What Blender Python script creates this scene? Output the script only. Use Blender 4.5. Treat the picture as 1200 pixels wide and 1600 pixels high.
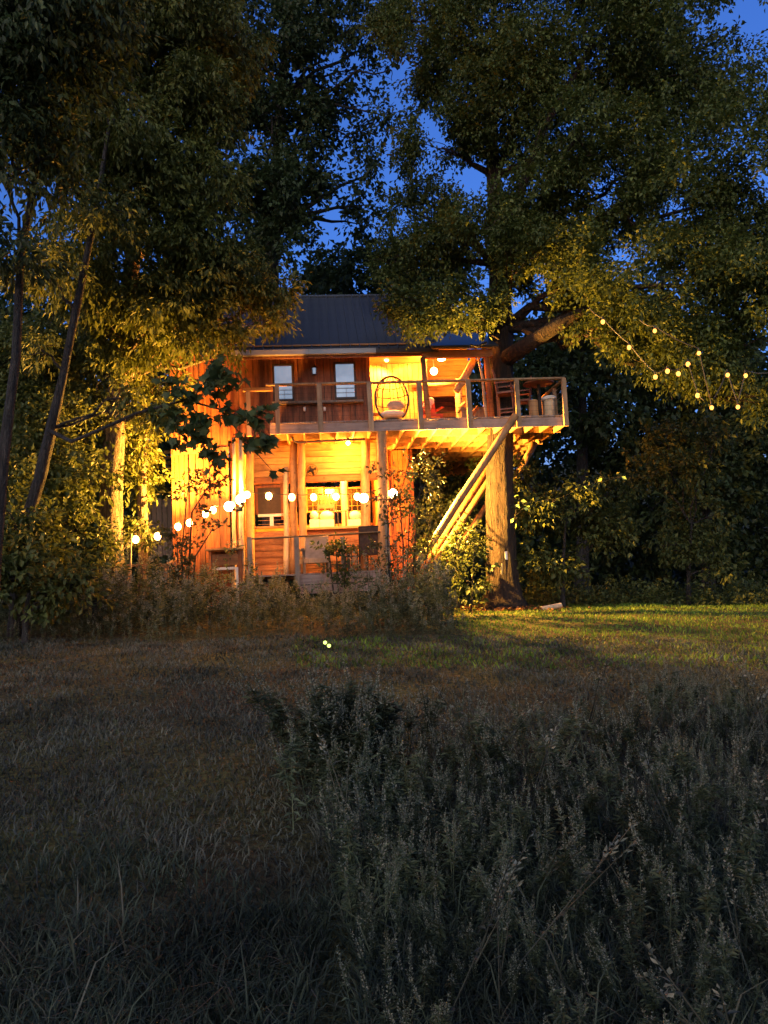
import bpy, bmesh, math, random
import numpy as np
from mathutils import Vector, Matrix, Quaternion

SC = bpy.context.scene
for o_ in list(bpy.data.objects):
    bpy.data.objects.remove(o_, do_unlink=True)
COL = SC.collection
RNG = np.random.default_rng(7)
random.seed(7)
R_ = math.radians

# ------------------------------------------------------------------ camera
EYE = Vector((0, 0, 1.55))
PITCH, ROLL, FPX = 0.1019, 0.0482, 1180.0        # focal length in pixels of the 1200x1600 photograph
fw = Vector((0, math.cos(PITCH), math.sin(PITCH)))
u0 = Vector((0, -math.sin(PITCH), math.cos(PITCH)))
rt = Vector((1, 0, 0)) * math.cos(ROLL) - u0 * math.sin(ROLL)
up = Vector((1, 0, 0)) * math.sin(ROLL) + u0 * math.cos(ROLL)
cam_d = bpy.data.cameras.new('camera')
cam = bpy.data.objects.new('camera', cam_d)
COL.objects.link(cam)
m = Matrix((rt, up, -fw)).transposed().to_4x4()
m.translation = EYE
cam.matrix_world = m
cam_d.sensor_width = 36
cam_d.lens = 36 * FPX / 1600
cam_d.clip_end = 2000
cam_d.clip_start = 0.05
SC.camera = cam

# ------------------------------------------------------------------ sky, exposure
SKY_STRENGTH = 0.15
world = bpy.data.worlds.new('World')
SC.world = world
world.use_nodes = True
wn = world.node_tree.nodes
wl = world.node_tree.links
wn.clear()
sky = wn.new('ShaderNodeTexSky')
sky.sky_type = 'NISHITA'
sky.sun_disc = False
sky.sun_elevation = R_(1.0)
sky.sun_rotation = R_(200)                         # the sun is going down behind the camera
sky.air_density = 1.0
sky.dust_density = 0.4
sky.ozone_density = 4.6
bg = wn.new('ShaderNodeBackground')
bg.inputs['Strength'].default_value = SKY_STRENGTH
wo = wn.new('ShaderNodeOutputWorld')
dusk = wn.new('ShaderNodeMix'); dusk.data_type = 'RGBA'; dusk.blend_type = 'MULTIPLY'
dusk.inputs[0].default_value = 1.0
dusk.inputs[7].default_value = (1.30, .86, .97, 1)  # the violet cast of this dusk
wl.new(sky.outputs[0], dusk.inputs[6])
wl.new(dusk.outputs[2], bg.inputs[0])
wl.new(bg.outputs[0], wo.inputs[0])

sun_d = bpy.data.lights.new('afterglow', 'SUN')      # low broad afterglow of the sun behind the camera
sun_d.energy = .46
sun_d.color = (1.0, .90, .70)
sun_d.angle = R_(90)
sun = bpy.data.objects.new('afterglow', sun_d)
COL.objects.link(sun)
sun.rotation_euler = Vector((.34, .94, -.30)).to_track_quat('-Z', 'Y').to_euler()

vs = SC.view_settings
vs.view_transform = 'Standard'
vs.look = 'None'
vs.exposure = 2.7
vs.gamma = 1.0
vs.use_curve_mapping = False
SC.cycles.use_denoising = True
SC.cycles.max_bounces = 5
SC.cycles.diffuse_bounces = 3
SC.cycles.glossy_bounces = 2
SC.cycles.transmission_bounces = 3
SC.cycles.transparent_max_bounces = 4
SC.cycles.sample_clamp_indirect = 4.0
SC.cycles.use_light_tree = True

# ------------------------------------------------------------------ helpers: places
def at(px, py, d):
    """point of the world at depth d (metres ahead) seen at pixel px, py of the photograph"""
    D = fw + rt * ((px - 600) / FPX) + up * ((800 - py) / FPX)
    return EYE + D * (d / D.y)

HO = Vector((-2.6458, 17.8627, 4.112)) + EYE         # house origin: top of the upper deck at its front left corner
YAW = 0.0922
HC, HS = math.cos(YAW), math.sin(YAW)
def H(x, y, z):
    return Vector((HO.x + HC * x - HS * y, HO.y + HS * x + HC * y, HO.z + z))
def hp(px, py, qy):
    """house coordinates of the point on the plane y=qy of the house seen at a pixel"""
    D = fw + rt * ((px - 600) / FPX) + up * ((800 - py) / FPX)
    n = Vector((-HS, HC, 0))
    t = (qy + n.dot(HO - EYE)) / n.dot(D)
    d = EYE + D * t - HO
    return Vector((HC * d.x + HS * d.y, -HS * d.x + HC * d.y, d.z))
def gnd(x, y):
    """height of the ground"""
    x = np.asarray(x, float); y = np.asarray(y, float)
    yy = np.where(y < 15, y, 15 + 3.0 * np.tanh((y - 15) / 3.0))
    yy = np.where(yy < -20, -20, yy)
    xx = 30 * np.tanh(x / 30)
    z = 0.06 * yy - 0.05 * xx
    z = z + 0.025 * np.sin(x * 1.7 + y * 0.6) * np.sin(y * 1.3 - x * .4) + 0.04 * np.sin(x * .5 + 1) * np.sin(y * .45 + 2)
    return z

# ------------------------------------------------------------------ helpers: objects
def tag(o, label=None, cat=None, group=None, kind=None):
    if label: o['label'] = label
    if cat: o['category'] = cat
    if group: o['group'] = group
    if kind: o['kind'] = kind
    return o
def thing(name, loc, label, cat, group=None, rz=0.0):
    o = bpy.data.objects.new(name, None)
    o.empty_display_size = 0.2
    COL.objects.link(o)
    o.location = loc
    o.rotation_euler = (0, 0, rz)
    return tag(o, label, cat, group)
def link(name, me, mat, parent=None, loc=None):
    if mat is not None and len(me.materials) == 0:
        me.materials.append(mat)
    o = bpy.data.objects.new(name, me)
    COL.objects.link(o)
    if parent is not None: o.parent = parent
    if loc is not None: o.location = loc
    return o

def np_mesh(name, V, T, smooth=False):
    """mesh from numpy vertices (n,3) and triangles/quads (m,k)"""
    me = bpy.data.meshes.new(name)
    V = np.ascontiguousarray(V, np.float32)
    T = np.ascontiguousarray(T, np.int32)
    me.vertices.add(len(V)); me.vertices.foreach_set('co', V.ravel())
    k = T.shape[1]
    me.loops.add(T.size); me.loops.foreach_set('vertex_index', T.ravel())
    me.polygons.add(len(T)); me.polygons.foreach_set('loop_start', np.arange(0, T.size, k, dtype=np.int32))
    if smooth: me.polygons.foreach_set('use_smooth', np.ones(len(T), bool))
    me.update(calc_edges=True)
    return me

class MB:
    """collects quads and triangles, then links them as one object"""
    def __init__(s): s.v = []; s.f = []
    def box(s, c, d, rot=None):
        b = len(s.v)
        M = rot.to_matrix() if isinstance(rot, Quaternion) else (Matrix.Rotation(rot, 3, 'Z') if rot else Matrix.Identity(3))
        for k in (-1, 1):
            for j in (-1, 1):
                for i in (-1, 1):
                    s.v.append(Vector(c) + M @ Vector((i * d[0] / 2, j * d[1] / 2, k * d[2] / 2)))
        for q in ((0, 2, 3, 1), (4, 5, 7, 6), (0, 1, 5, 4), (2, 6, 7, 3), (0, 4, 6, 2), (1, 3, 7, 5)):
            s.f.append([b + t for t in q])
        return s
    def tube(s, pts, rad, n=8, cap=True):
        pts = [Vector(p) for p in pts]
        if not hasattr(rad, '__len__'): rad = [rad] * len(pts)
        b = len(s.v)
        ref = None
        for i, p in enumerate(pts):
            t = (pts[min(i + 1, len(pts) - 1)] - pts[max(i - 1, 0)]).normalized()
            if ref is None:
                ref = Vector((1, 0, 0)) if abs(t.x) < .8 else Vector((0, 1, 0))
            a = (ref - t * ref.dot(t)).normalized(); ref = a
            c = t.cross(a)
            for k in range(n):
                an = 2 * math.pi * k / n
                s.v.append(p + (a * math.cos(an) + c * math.sin(an)) * rad[i])
        for i in range(len(pts) - 1):
            for k in range(n):
                k2 = (k + 1) % n
                s.f.append([b + i * n + k, b + i * n + k2, b + (i + 1) * n + k2, b + (i + 1) * n + k])
        if cap:
            s.f.append([b + k for k in range(n)][::-1])
            e = b + (len(pts) - 1) * n
            s.f.append([e + k for k in range(n)])
        return s
    def lathe(s, c, prof, n=16):
        """prof: (radius, height) pairs"""
        b = len(s.v); c = Vector(c)
        for r, z in prof:
            for k in range(n):
                a = 2 * math.pi * k / n
                s.v.append(c + Vector((r * math.cos(a), r * math.sin(a), z)))
        for i in range(len(prof) - 1):
            for k in range(n):
                k2 = (k + 1) % n
                s.f.append([b + i * n + k, b + i * n + k2, b + (i + 1) * n + k2, b + (i + 1) * n + k])
        s.f.append([b + k for k in range(n)][::-1])
        e = b + (len(prof) - 1) * n
        s.f.append([e + k for k in range(n)])
        return s
    def ball(s, c, r, n=10, m=7):
        if not hasattr(r, '__len__'): r = (r, r, r)
        b = len(s.v); c = Vector(c)
        for j in range(1, m):
            th = math.pi * j / m
            for k in range(n):
                a = 2 * math.pi * k / n
                s.v.append(c + Vector((r[0] * math.sin(th) * math.cos(a), r[1] * math.sin(th) * math.sin(a), r[2] * math.cos(th))))
        s.v.append(c + Vector((0, 0, r[2]))); s.v.append(c - Vector((0, 0, r[2])))
        t0, t1 = len(s.v) - 2, len(s.v) - 1
        for j in range(m - 2):
            for k in range(n):
                k2 = (k + 1) % n
                s.f.append([b + j * n + k, b + (j + 1) * n + k, b + (j + 1) * n + k2, b + j * n + k2])
        for k in range(n):
            k2 = (k + 1) % n
            s.f.append([t0, b + k, b + k2]); e = b + (m - 2) * n
            s.f.append([t1, e + k2, e + k])
        return s
    def mesh(s, name, smooth=False):
        me = bpy.data.meshes.new(name)
        me.from_pydata([tuple(v) for v in s.v], [], s.f)
        if smooth: me.polygons.foreach_set('use_smooth', np.ones(len(me.polygons), bool))
        me.update()
        return me
    def build(s, name, mat, parent=None, smooth=False, loc=None):
        return link(name, s.mesh(name, smooth), mat, parent, loc)

_cache = {}
def board(name, mat, parent, x, y, z, rot=None):
    """one board as an object of its own: x, y, z are (from, to) pairs; meshes are shared by size"""
    c = ((x[0] + x[1]) / 2, (y[0] + y[1]) / 2, (z[0] + z[1]) / 2)
    d = (round(abs(x[1] - x[0]), 2) if abs(x[1] - x[0]) > .1 else round(abs(x[1] - x[0]), 3),
         round(abs(y[1] - y[0]), 2) if abs(y[1] - y[0]) > .1 else round(abs(y[1] - y[0]), 3),
         round(abs(z[1] - z[0]), 2) if abs(z[1] - z[0]) > .1 else round(abs(z[1] - z[0]), 3))
    k = (name, d, mat.name)
    if k not in _cache:
        me = MB().box((0, 0, 0), d).mesh(name); me.materials.append(mat); _cache[k] = me
    o = bpy.data.objects.new(name, _cache[k]); COL.objects.link(o)
    o.parent = parent; o.location = c
    if rot: o.rotation_euler = rot
    return o
def copy_tree(o, parent=None):
    c = o.copy(); COL.objects.link(c)
    if parent is not None: c.parent = parent
    for ch in list(o.children): copy_tree(ch, c)
    return c

# ------------------------------------------------------------------ materials
def new_mat(name):
    mt = bpy.data.materials.new(name); mt.use_nodes = True
    n = mt.node_tree.nodes
    return mt, n, mt.node_tree.links, n['Principled BSDF']
def ramp(n, stops):
    r = n.new('ShaderNodeValToRGB')
    e = r.color_ramp.elements
    e[0].position, e[0].color = stops[0][0], (*stops[0][1], 1)
    e[1].position, e[1].color = stops[-1][0], (*stops[-1][1], 1)
    for p, c in stops[1:-1]:
        q = e.new(p); q.color = (*c, 1)
    return r
def wood(name, dark, light, scale=(14, 14, 1.2), rough=.75, bump=.25, vary=.35):
    """sawn or round wood: streaky grain along the axis with the small scale, each piece its own shade"""
    mt, n, l, p = new_mat(name)
    tc = n.new('ShaderNodeTexCoord'); oi = n.new('ShaderNodeObjectInfo')
    mp = n.new('ShaderNodeMapping'); mp.inputs['Scale'].default_value = scale
    ad = n.new('ShaderNodeVectorMath'); ad.operation = 'ADD'
    mu = n.new('ShaderNodeVectorMath'); mu.operation = 'SCALE'; mu.inputs[0].default_value = (13, 7, 23)
    l.new(oi.outputs['Random'], mu.inputs['Scale'])
    l.new(tc.outputs['Object'], ad.inputs[0]); l.new(mu.outputs[0], ad.inputs[1]); l.new(ad.outputs[0], mp.inputs[0])
    nz = n.new('ShaderNodeTexNoise'); nz.inputs['Scale'].default_value = 1.0; nz.inputs['Detail'].default_value = 5; nz.inputs['Roughness'].default_value = .65
    nz.inputs['Distortion'].default_value = .6
    l.new(mp.outputs[0], nz.inputs['Vector'])
    cr = ramp(n, [(.3, dark), (.5, tuple((a + b) / 2 for a, b in zip(dark, light))), (.72, light)])
    l.new(nz.outputs[0], cr.inputs[0])
    kn = n.new('ShaderNodeTexVoronoi'); kn.inputs['Scale'].default_value = 2.6        # knots
    l.new(ad.outputs[0], kn.inputs['Vector'])
    kr = ramp(n, [(.03, (.35, .3, .28)), (.09, (1, 1, 1))])
    l.new(kn.outputs['Distance'], kr.inputs[0])
    mk = n.new('ShaderNodeMix'); mk.data_type = 'RGBA'; mk.blend_type = 'MULTIPLY'; mk.inputs[0].default_value = .8
    l.new(cr.outputs[0], mk.inputs[6]); l.new(kr.outputs[0], mk.inputs[7])
    sn = n.new('ShaderNodeTexNoise'); sn.inputs['Scale'].default_value = 1.7; sn.inputs['Detail'].default_value = 5; sn.inputs['Roughness'].default_value = .7
    l.new(ad.outputs[0], sn.inputs['Vector'])
    sr = ramp(n, [(.34, (.52, .48, .46)), (.5, (.95, .93, .92)), (.7, (1.15, 1.15, 1.15))]); l.new(sn.outputs[0], sr.inputs[0])
    ms = n.new('ShaderNodeMix'); ms.data_type = 'RGBA'; ms.blend_type = 'MULTIPLY'; ms.inputs[0].default_value = .85
    l.new(mk.outputs[2], ms.inputs[6]); l.new(sr.outputs[0], ms.inputs[7]); mk = ms
    hv = n.new('ShaderNodeHueSaturation')
    mr = n.new('ShaderNodeMapRange'); mr.inputs[3].default_value = 1 - vary; mr.inputs[4].default_value = 1 + vary
    l.new(oi.outputs['Random'], mr.inputs[0]); l.new(mr.outputs[0], hv.inputs['Value'])
    l.new(mk.outputs[2], hv.inputs['Color']); l.new(hv.outputs[0], p.inputs['Base Color'])
    bp = n.new('ShaderNodeBump'); bp.inputs['Strength'].default_value = bump; bp.inputs['Distance'].default_value = .02
    l.new(nz.outputs[0], bp.inputs['Height']); l.new(bp.outputs[0], p.inputs['Normal'])
    p.inputs['Roughness'].default_value = rough
    return mt
def plain(name, col, rough=.6, metal=0.0, noise=.2, scale=12):
    mt, n, l, p = new_mat(name)
    tc = n.new('ShaderNodeTexCoord')
    nz = n.new('ShaderNodeTexNoise'); nz.inputs['Scale'].default_value = scale; nz.inputs['Detail'].default_value = 4
    l.new(tc.outputs['Object'], nz.inputs['Vector'])
    cr = ramp(n, [(.3, tuple(c * (1 - noise) for c in col)), (.7, tuple(min(1, c * (1 + noise)) for c in col))])
    l.new(nz.outputs[0], cr.inputs[0]); l.new(cr.outputs[0], p.inputs['Base Color'])
    p.inputs['Roughness'].default_value = rough; p.inputs['Metallic'].default_value = metal
    return mt
def bark(name, dark, light, scale=9):
    """furrowed bark: long uneven ridges with small plates"""
    mt, n, l, p = new_mat(name)
    tc = n.new('ShaderNodeTexCoord')
    def noise(sc, zs, det, dist):
        mp = n.new('ShaderNodeMapping'); mp.inputs['Scale'].default_value = (1, 1, zs)
        l.new(tc.outputs['Object'], mp.inputs[0])
        q = n.new('ShaderNodeTexNoise'); q.inputs['Scale'].default_value = sc; q.inputs['Detail'].default_value = det
        q.inputs['Roughness'].default_value = .7; q.inputs['Distortion'].default_value = dist
        l.new(mp.outputs[0], q.inputs['Vector']); return q
    a = noise(scale * 1.3, .16, 4, .9); b = noise(scale * 3, .45, 6, .4); c = noise(1.2, 1, 2, 0)
    r1 = ramp(n, [(.36, (0, 0, 0)), (.52, (.6, .6, .6)), (.66, (1, 1, 1))]); l.new(a.outputs[0], r1.inputs[0])
    hm = n.new('ShaderNodeMath'); hm.operation = 'MULTIPLY_ADD'; hm.inputs[1].default_value = .55
    l.new(b.outputs[0], hm.inputs[0]); l.new(r1.outputs[0], hm.inputs[2])
    cr = ramp(n, [(.3, dark), (.8, tuple((x + y) / 2 for x, y in zip(dark, light))), (1.3, light)])
    cr.color_ramp.elements[-1].position = 1.0
    h2 = n.new('ShaderNodeMath'); h2.operation = 'MULTIPLY'; h2.inputs[1].default_value = .72
    l.new(hm.outputs[0], h2.inputs[0]); l.new(h2.outputs[0], cr.inputs[0])
    mm = n.new('ShaderNodeMix'); mm.data_type = 'RGBA'; mm.blend_type = 'MULTIPLY'; mm.inputs[0].default_value = .8
    r2 = ramp(n, [(.3, (.6, .6, .62)), (.7, (1.15, 1.1, 1.05))]); l.new(c.outputs[0], r2.inputs[0])
    l.new(cr.outputs[0], mm.inputs[6]); l.new(r2.outputs[0], mm.inputs[7]); l.new(mm.outputs[2], p.inputs['Base Color'])
    bp = n.new('ShaderNodeBump'); bp.inputs['Strength'].default_value = 1.0; bp.inputs['Distance'].default_value = .07
    l.new(hm.outputs[0], bp.inputs['Height']); l.new(bp.outputs[0], p.inputs['Normal'])
    p.inputs['Roughness'].default_value = .95
    return mt
def leaf_mat(name, dark, light, trans=.35, rough=.55):
    """leaves: each leaf its own shade, some light comes through"""
    mt, n, l, p = new_mat(name)
    ge = n.new('ShaderNodeNewGeometry')
    cr = ramp(n, [(0, dark), (.6, tuple((a * .4 + b * .6) for a, b in zip(dark, light))), (1, light)])
    l.new(ge.outputs['Random Per Island'], cr.inputs[0])
    l.new(cr.outputs[0], p.inputs['Base Color'])
    p.inputs['Roughness'].default_value = rough
    p.inputs['Specular IOR Level'].default_value = .3
    tr = n.new('ShaderNodeBsdfTranslucent'); mx = n.new('ShaderNodeMixShader'); mx.inputs[0].default_value = trans
    l.new(cr.outputs[0], tr.inputs[0]); l.new(p.outputs[0], mx.inputs[1]); l.new(tr.outputs[0], mx.inputs[2])
    l.new(mx.outputs[0], n['Material Output'].inputs[0])
    return mt
def patchy(mt, scale=1.3, lo=.5, hi=1.35):
    """drier and greyer patches over a field of blades"""
    n, l = mt.node_tree.nodes, mt.node_tree.links
    cr = [q for q in n if q.type == 'VALTORGB'][0]
    tc = n.new('ShaderNodeTexCoord'); nz = n.new('ShaderNodeTexNoise'); nz.inputs['Scale'].default_value = scale; nz.inputs['Detail'].default_value = 4
    l.new(tc.outputs['Object'], nz.inputs['Vector'])
    r2 = ramp(n, [(.36, (lo, lo * 1.04, lo)), (.64, (hi, hi * .97, hi * .92))]); l.new(nz.outputs[0], r2.inputs[0])
    mm = n.new('ShaderNodeMix'); mm.data_type = 'RGBA'; mm.blend_type = 'MULTIPLY'; mm.inputs[0].default_value = 1
    for k in list(cr.outputs[0].links):
        l.new(mm.outputs[2], k.to_socket)
    l.new(cr.outputs[0], mm.inputs[6]); l.new(r2.outputs[0], mm.inputs[7])
    return mt
def glow(name, col, strength):
    mt, n, l, p = new_mat(name)
    n.remove(p)
    e = n.new('ShaderNodeEmission'); e.inputs[0].default_value = (*col, 1); e.inputs[1].default_value = strength * LK
    l.new(e.outputs[0], n['Material Output'].inputs[0])
    return mt

AMBER = (1.0, .33, .036)
GOLD = (1.0, .46, .065)                              # the yellower big floods
LK = 1 / 6.5                                        # all lamp powers go with the exposure
M = dict(
    cedar=wood('cedar_siding', (.17, .050, .012), (.48, .155, .038), bump=.5),
    cedar_h=wood('cedar_boards_level', (.24, .09, .028), (.52, .23, .075), scale=(1.2, 14, 14)),
    siding=wood('brown_siding', (.11, .042, .022), (.30, .125, .065), bump=.5),
    pine_h=wood('pine_boards', (.34, .18, .055), (.62, .37, .13), scale=(1.0, 12, 12), vary=.2),
    pine_v=wood('pine_boards_upright', (.34, .17, .055), (.60, .34, .12), vary=.18),
    joist=wood('joist_lumber', (.26, .14, .05), (.50, .29, .11), scale=(10, 1.0, 10), vary=.2),
    deck=wood('deck_boards', (.17, .13, .11), (.33, .26, .22), scale=(12, 1.0, 12), vary=.2),
    fascia=wood('deck_edge_board', (.20, .14, .12), (.36, .27, .23), scale=(1.0, 12, 12), vary=.15),
    rail=wood('rail_lumber', (.20, .13, .07), (.40, .27, .16), scale=(12, 12, 1.0), vary=.2),
    log=wood('peeled_log', (.22, .11, .045), (.46, .26, .11), scale=(7, 7, .8), bump=.5, vary=.15),
    pale_log=wood('pale_peeled_log', (.40, .29, .17), (.66, .52, .33), scale=(7, 7, .8), bump=.4, vary=.1),
    grey_wood=wood('weathered_grey_wood', (.12, .10, .08), (.26, .22, .18)),
    metal_roof=plain('dark_metal_roof', (.055, .064, .08), .42, .2, .12, 3),
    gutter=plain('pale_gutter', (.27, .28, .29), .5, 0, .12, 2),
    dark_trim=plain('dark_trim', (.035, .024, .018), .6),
    black_metal=plain('black_metal', (.02, .018, .016), .45, .4),
    steel=plain('cable_steel', (.35, .34, .33), .35, .8),
    white=plain('white_paint', (.75, .72, .66), .55, 0, .06),
    cushion=plain('white_cushion', (.70, .66, .58), .9, 0, .08),
    taupe=plain('grey_cushion', (.34, .29, .25), .9, 0, .15),
    brown_sling=plain('brown_sling', (.07, .035, .022), .8, 0, .3),
    red_paint=plain('red_paint', (.42, .05, .03), .5, 0, .15),
    redwood=plain('red_stained_wood', (.22, .07, .03), .55, 0, .3),
    dark_glass=plain('dark_glass', (.012, .012, .012), .12, 0, .1),
    terracotta=plain('terracotta', (.3, .13, .07), .8),
    label_white=plain('white_tag', (.7, .68, .66), .6, 0, .05),
    label_yellow=plain('yellow_tag', (.6, .5, .2), .6, 0, .05),
    cord=plain('cord', (.03, .025, .02), .6),
    bark_oak=bark('oak_bark', (.016, .010, .007), (.085, .052, .032)),
    bark_pale=bark('pale_bark', (.10, .065, .04), (.40, .29, .19), 13),
    bark_dark=bark('dark_bark', (.025, .022, .019), (.10, .09, .078), 16),
    oak_leaf=leaf_mat('oak_leaf', (.036, .056, .012), (.10, .13, .03)),
    left_leaf=leaf_mat('drooping_leaf', (.05, .068, .014), (.135, .155, .036)),
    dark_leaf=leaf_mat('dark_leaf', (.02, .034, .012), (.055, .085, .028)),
    lobed_leaf=leaf_mat('lobed_leaf', (.03, .055, .018), (.07, .10, .03)),
    bush_leaf=leaf_mat('bush_leaf', (.042, .06, .014), (.12, .14, .036)),
    sap_leaf=leaf_mat('sapling_leaf', (.03, .04, .015), (.08, .08, .03), .2),
    glint_leaf=leaf_mat('green_glint_leaf', (.30, .48, .12), (.45, .65, .2)),  # pale tone stands for glints of light on leaves
    weed=leaf_mat('weed_leaf', (.055, .082, .042), (.16, .20, .118), .45, .7),
    weed_head=leaf_mat('weed_seed_head', (.12, .14, .10), (.30, .32, .24), .3, .8),
    grass=leaf_mat('dry_grass_blade', (.048, .056, .040), (.125, .135, .104), .3, .7),
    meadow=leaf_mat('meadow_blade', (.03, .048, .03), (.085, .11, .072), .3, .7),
    lawn=leaf_mat('lawn_blade', (.06, .13, .013), (.15, .235, .032), .3, .7),
    bulb=glow('string_bulb_glow', (1.0, .40, .07), 135.0),
    bulb_far=glow('far_bulb_glow', (1.0, .36, .06), 4.5),
    lens=glow('flood_lens_glow', (1.0, .52, .16), 150.0),
    globe=glow('globe_glow', (1.0, .58, .22), 70.0),
    firefly=glow('firefly_glow', (.72, 1.0, .18), 3.2),
)
for k_ in ('grass', 'meadow', 'lawn', 'weed'): patchy(M[k_], 1.5, .45, 1.4)
patchy(M['oak_leaf'], .9, .7, 1.3); patchy(M['left_leaf'], .9, .7, 1.3)
# window pane with a lit pale blind behind it
mt, n, l, p = new_mat('lit_window_pane'); M['pane'] = mt
tc = n.new('ShaderNodeTexCoord'); nz = n.new('ShaderNodeTexNoise'); nz.inputs['Scale'].default_value = 3
l.new(tc.outputs['Object'], nz.inputs['Vector'])
cr = ramp(n, [(.3, (.22, .29, .42)), (.7, (.34, .42, .55))]); l.new(nz.outputs[0], cr.inputs[0])
p.inputs['Base Color'].default_value = (.06, .07, .09, 1); p.inputs['Roughness'].default_value = .15
l.new(cr.outputs[0], p.inputs['Emission Color']); p.inputs['Emission Strength'].default_value = .85 * LK

def lamp(name, kind, loc, power, col=AMBER, parent=None, size=.06, aim=None, cone=None, blend=.6):
    ld = bpy.data.lights.new(name, kind); ld.energy = power * LK; ld.color = col
    ld.shadow_soft_size = size
    o = bpy.data.objects.new(name, ld); COL.objects.link(o)
    if parent is not None: o.parent = parent
    o.location = loc
    if aim is not None:
        o.rotation_euler = (Vector(aim) - Vector(loc)).to_track_quat('-Z', 'Y').to_euler()
    if cone: ld.spot_size = R_(cone); ld.spot_blend = blend
    return o

# ------------------------------------------------------------------ ground
def spaced(lo, hi, inner, step, ext):
    a = list(np.arange(-inner, inner + 1e-6, step)); s = step
    while a[-1] < hi: s *= 1.25; a.append(a[-1] + s)
    s = step
    while a[0] > lo: s *= 1.25; a.insert(0, a[0] - s)
    return np.array(a)
gx = spaced(-400, 400, 16, .2, 0); gy = spaced(-400, 500, 14, .2, 0) + 11
GX, GY = np.meshgrid(gx, gy)
GZ = gnd(GX, GY)
V = np.stack([GX, GY, GZ], -1).reshape(-1, 3)
nx_, ny_ = len(gx), len(gy)
ii = (np.arange(ny_ - 1)[:, None] * nx_ + np.arange(nx_ - 1)[None, :]).ravel()
T = np.stack([ii, ii + 1, ii + nx_ + 1, ii + nx_], 1)
mt, n, l, p = new_mat('dry_meadow_soil')
tc = n.new('ShaderNodeTexCoord')
n1 = n.new('ShaderNodeTexNoise'); n1.inputs['Scale'].default_value = .6; n1.inputs['Detail'].default_value = 6
n2 = n.new('ShaderNodeTexNoise'); n2.inputs['Scale'].default_value = 18; n2.inputs['Detail'].default_value = 6
for q in (n1, n2): l.new(tc.outputs['Object'], q.inputs['Vector'])
c1 = ramp(n, [(.35, (.055, .045, .025)), (.65, (.085, .085, .03))]); l.new(n1.outputs[0], c1.inputs[0])
c2 = ramp(n, [(.3, (.45, .45, .45)), (.7, (1.5, 1.45, 1.4))]); l.new(n2.outputs[0], c2.inputs[0])
mm = n.new('ShaderNodeMix'); mm.data_type = 'RGBA'; mm.blend_type = 'MULTIPLY'; mm.inputs[0].default_value = 1
l.new(c1.outputs[0], mm.inputs[6]); l.new(c2.outputs[0], mm.inputs[7]); l.new(mm.outputs[2], p.inputs['Base Color'])
bp = n.new('ShaderNodeBump'); bp.inputs['Strength'].default_value = 1; bp.inputs['Distance'].default_value = .05
l.new(n2.outputs[0], bp.inputs['Height']); l.new(bp.outputs[0], p.inputs['Normal'])
p.inputs['Roughness'].default_value = 1; p.inputs['Specular IOR Level'].default_value = .1
tag(link('ground', np_mesh('ground', V, T, True), mt), kind='structure')

# =================================================================== TREEHOUSE
TH = thing('treehouse', HO, 'two storey amber lit wooden treehouse with dark metal roof and railed upper deck', 'treehouse', rz=YAW)
W_, D_ = 7.32, 7.0
# ---- upper deck: rim, joists, blocking, boards
fr = MB()
fr.box((3.66, .02, -.155), (7.32, .04, .235))                                   # front edge board
deck = fr.build('upper_deck', M['fascia'], TH)
board('rim_board', M['joist'], deck, (7.28, 7.32), (.05, D_), (-.27, -.04))
board('rim_board', M['joist'], deck, (0, .04), (.05, 1.4), (-.27, -.04))
board('rim_board', M['joist'], deck, (.05, 7.27), (D_, D_ + .04), (-.27, -.04))
nb = 52
for i in range(nb):
    x0 = 7.32 * i / nb
    e = random.uniform(-.012, .012)
    if 5.55 < x0 < 6.35:                                                         # notched round the trunk
        board('deck_board', M['deck'], deck, (x0 + .004, x0 + .1368), (-.03 + e, .55), (-.032, random.uniform(-.003, .003)))
        board('deck_board', M['deck'], deck, (x0 + .004, x0 + .1368), (1.55, D_), (-.032, 0))
        continue
    board('deck_board', M['deck'], deck, (x0 + .004, x0 + .1368), (-.03 + e, D_), (-.032, random.uniform(-.003, .003)))
jx = np.linspace(.4, 6.9, 17)
for k, x in enumerate(jx):
    board('joist', M['joist'], deck, (x - .02, x + .02), (.045, D_ - .005), (-.265, -.036))
allx = [.04] + list(jx) + [7.28]
for r_ in range(1, 9):
    y = r_ * .80 + .1
    for a, b in zip(allx[:-1], allx[1:]):
        if y < 1.4 and a < -1: continue
        yo = y + (.05 if (allx.index(a) % 2) else -.05)
        if y > 6.8: continue
        board('blocking', M['joist'], deck, (a + .024, b - .024), (yo - .02, yo + .02), (-.262, -.04))
    board('blocking', M['joist'], deck, (7.325, 7.47), (y - .03, y + .03), (-.26, -.05))
for y in (6.4,):
    board('beam', M['joist'], deck, (2.7, 7.2), (y - .07, y + .07), (-.5, -.272))
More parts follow.
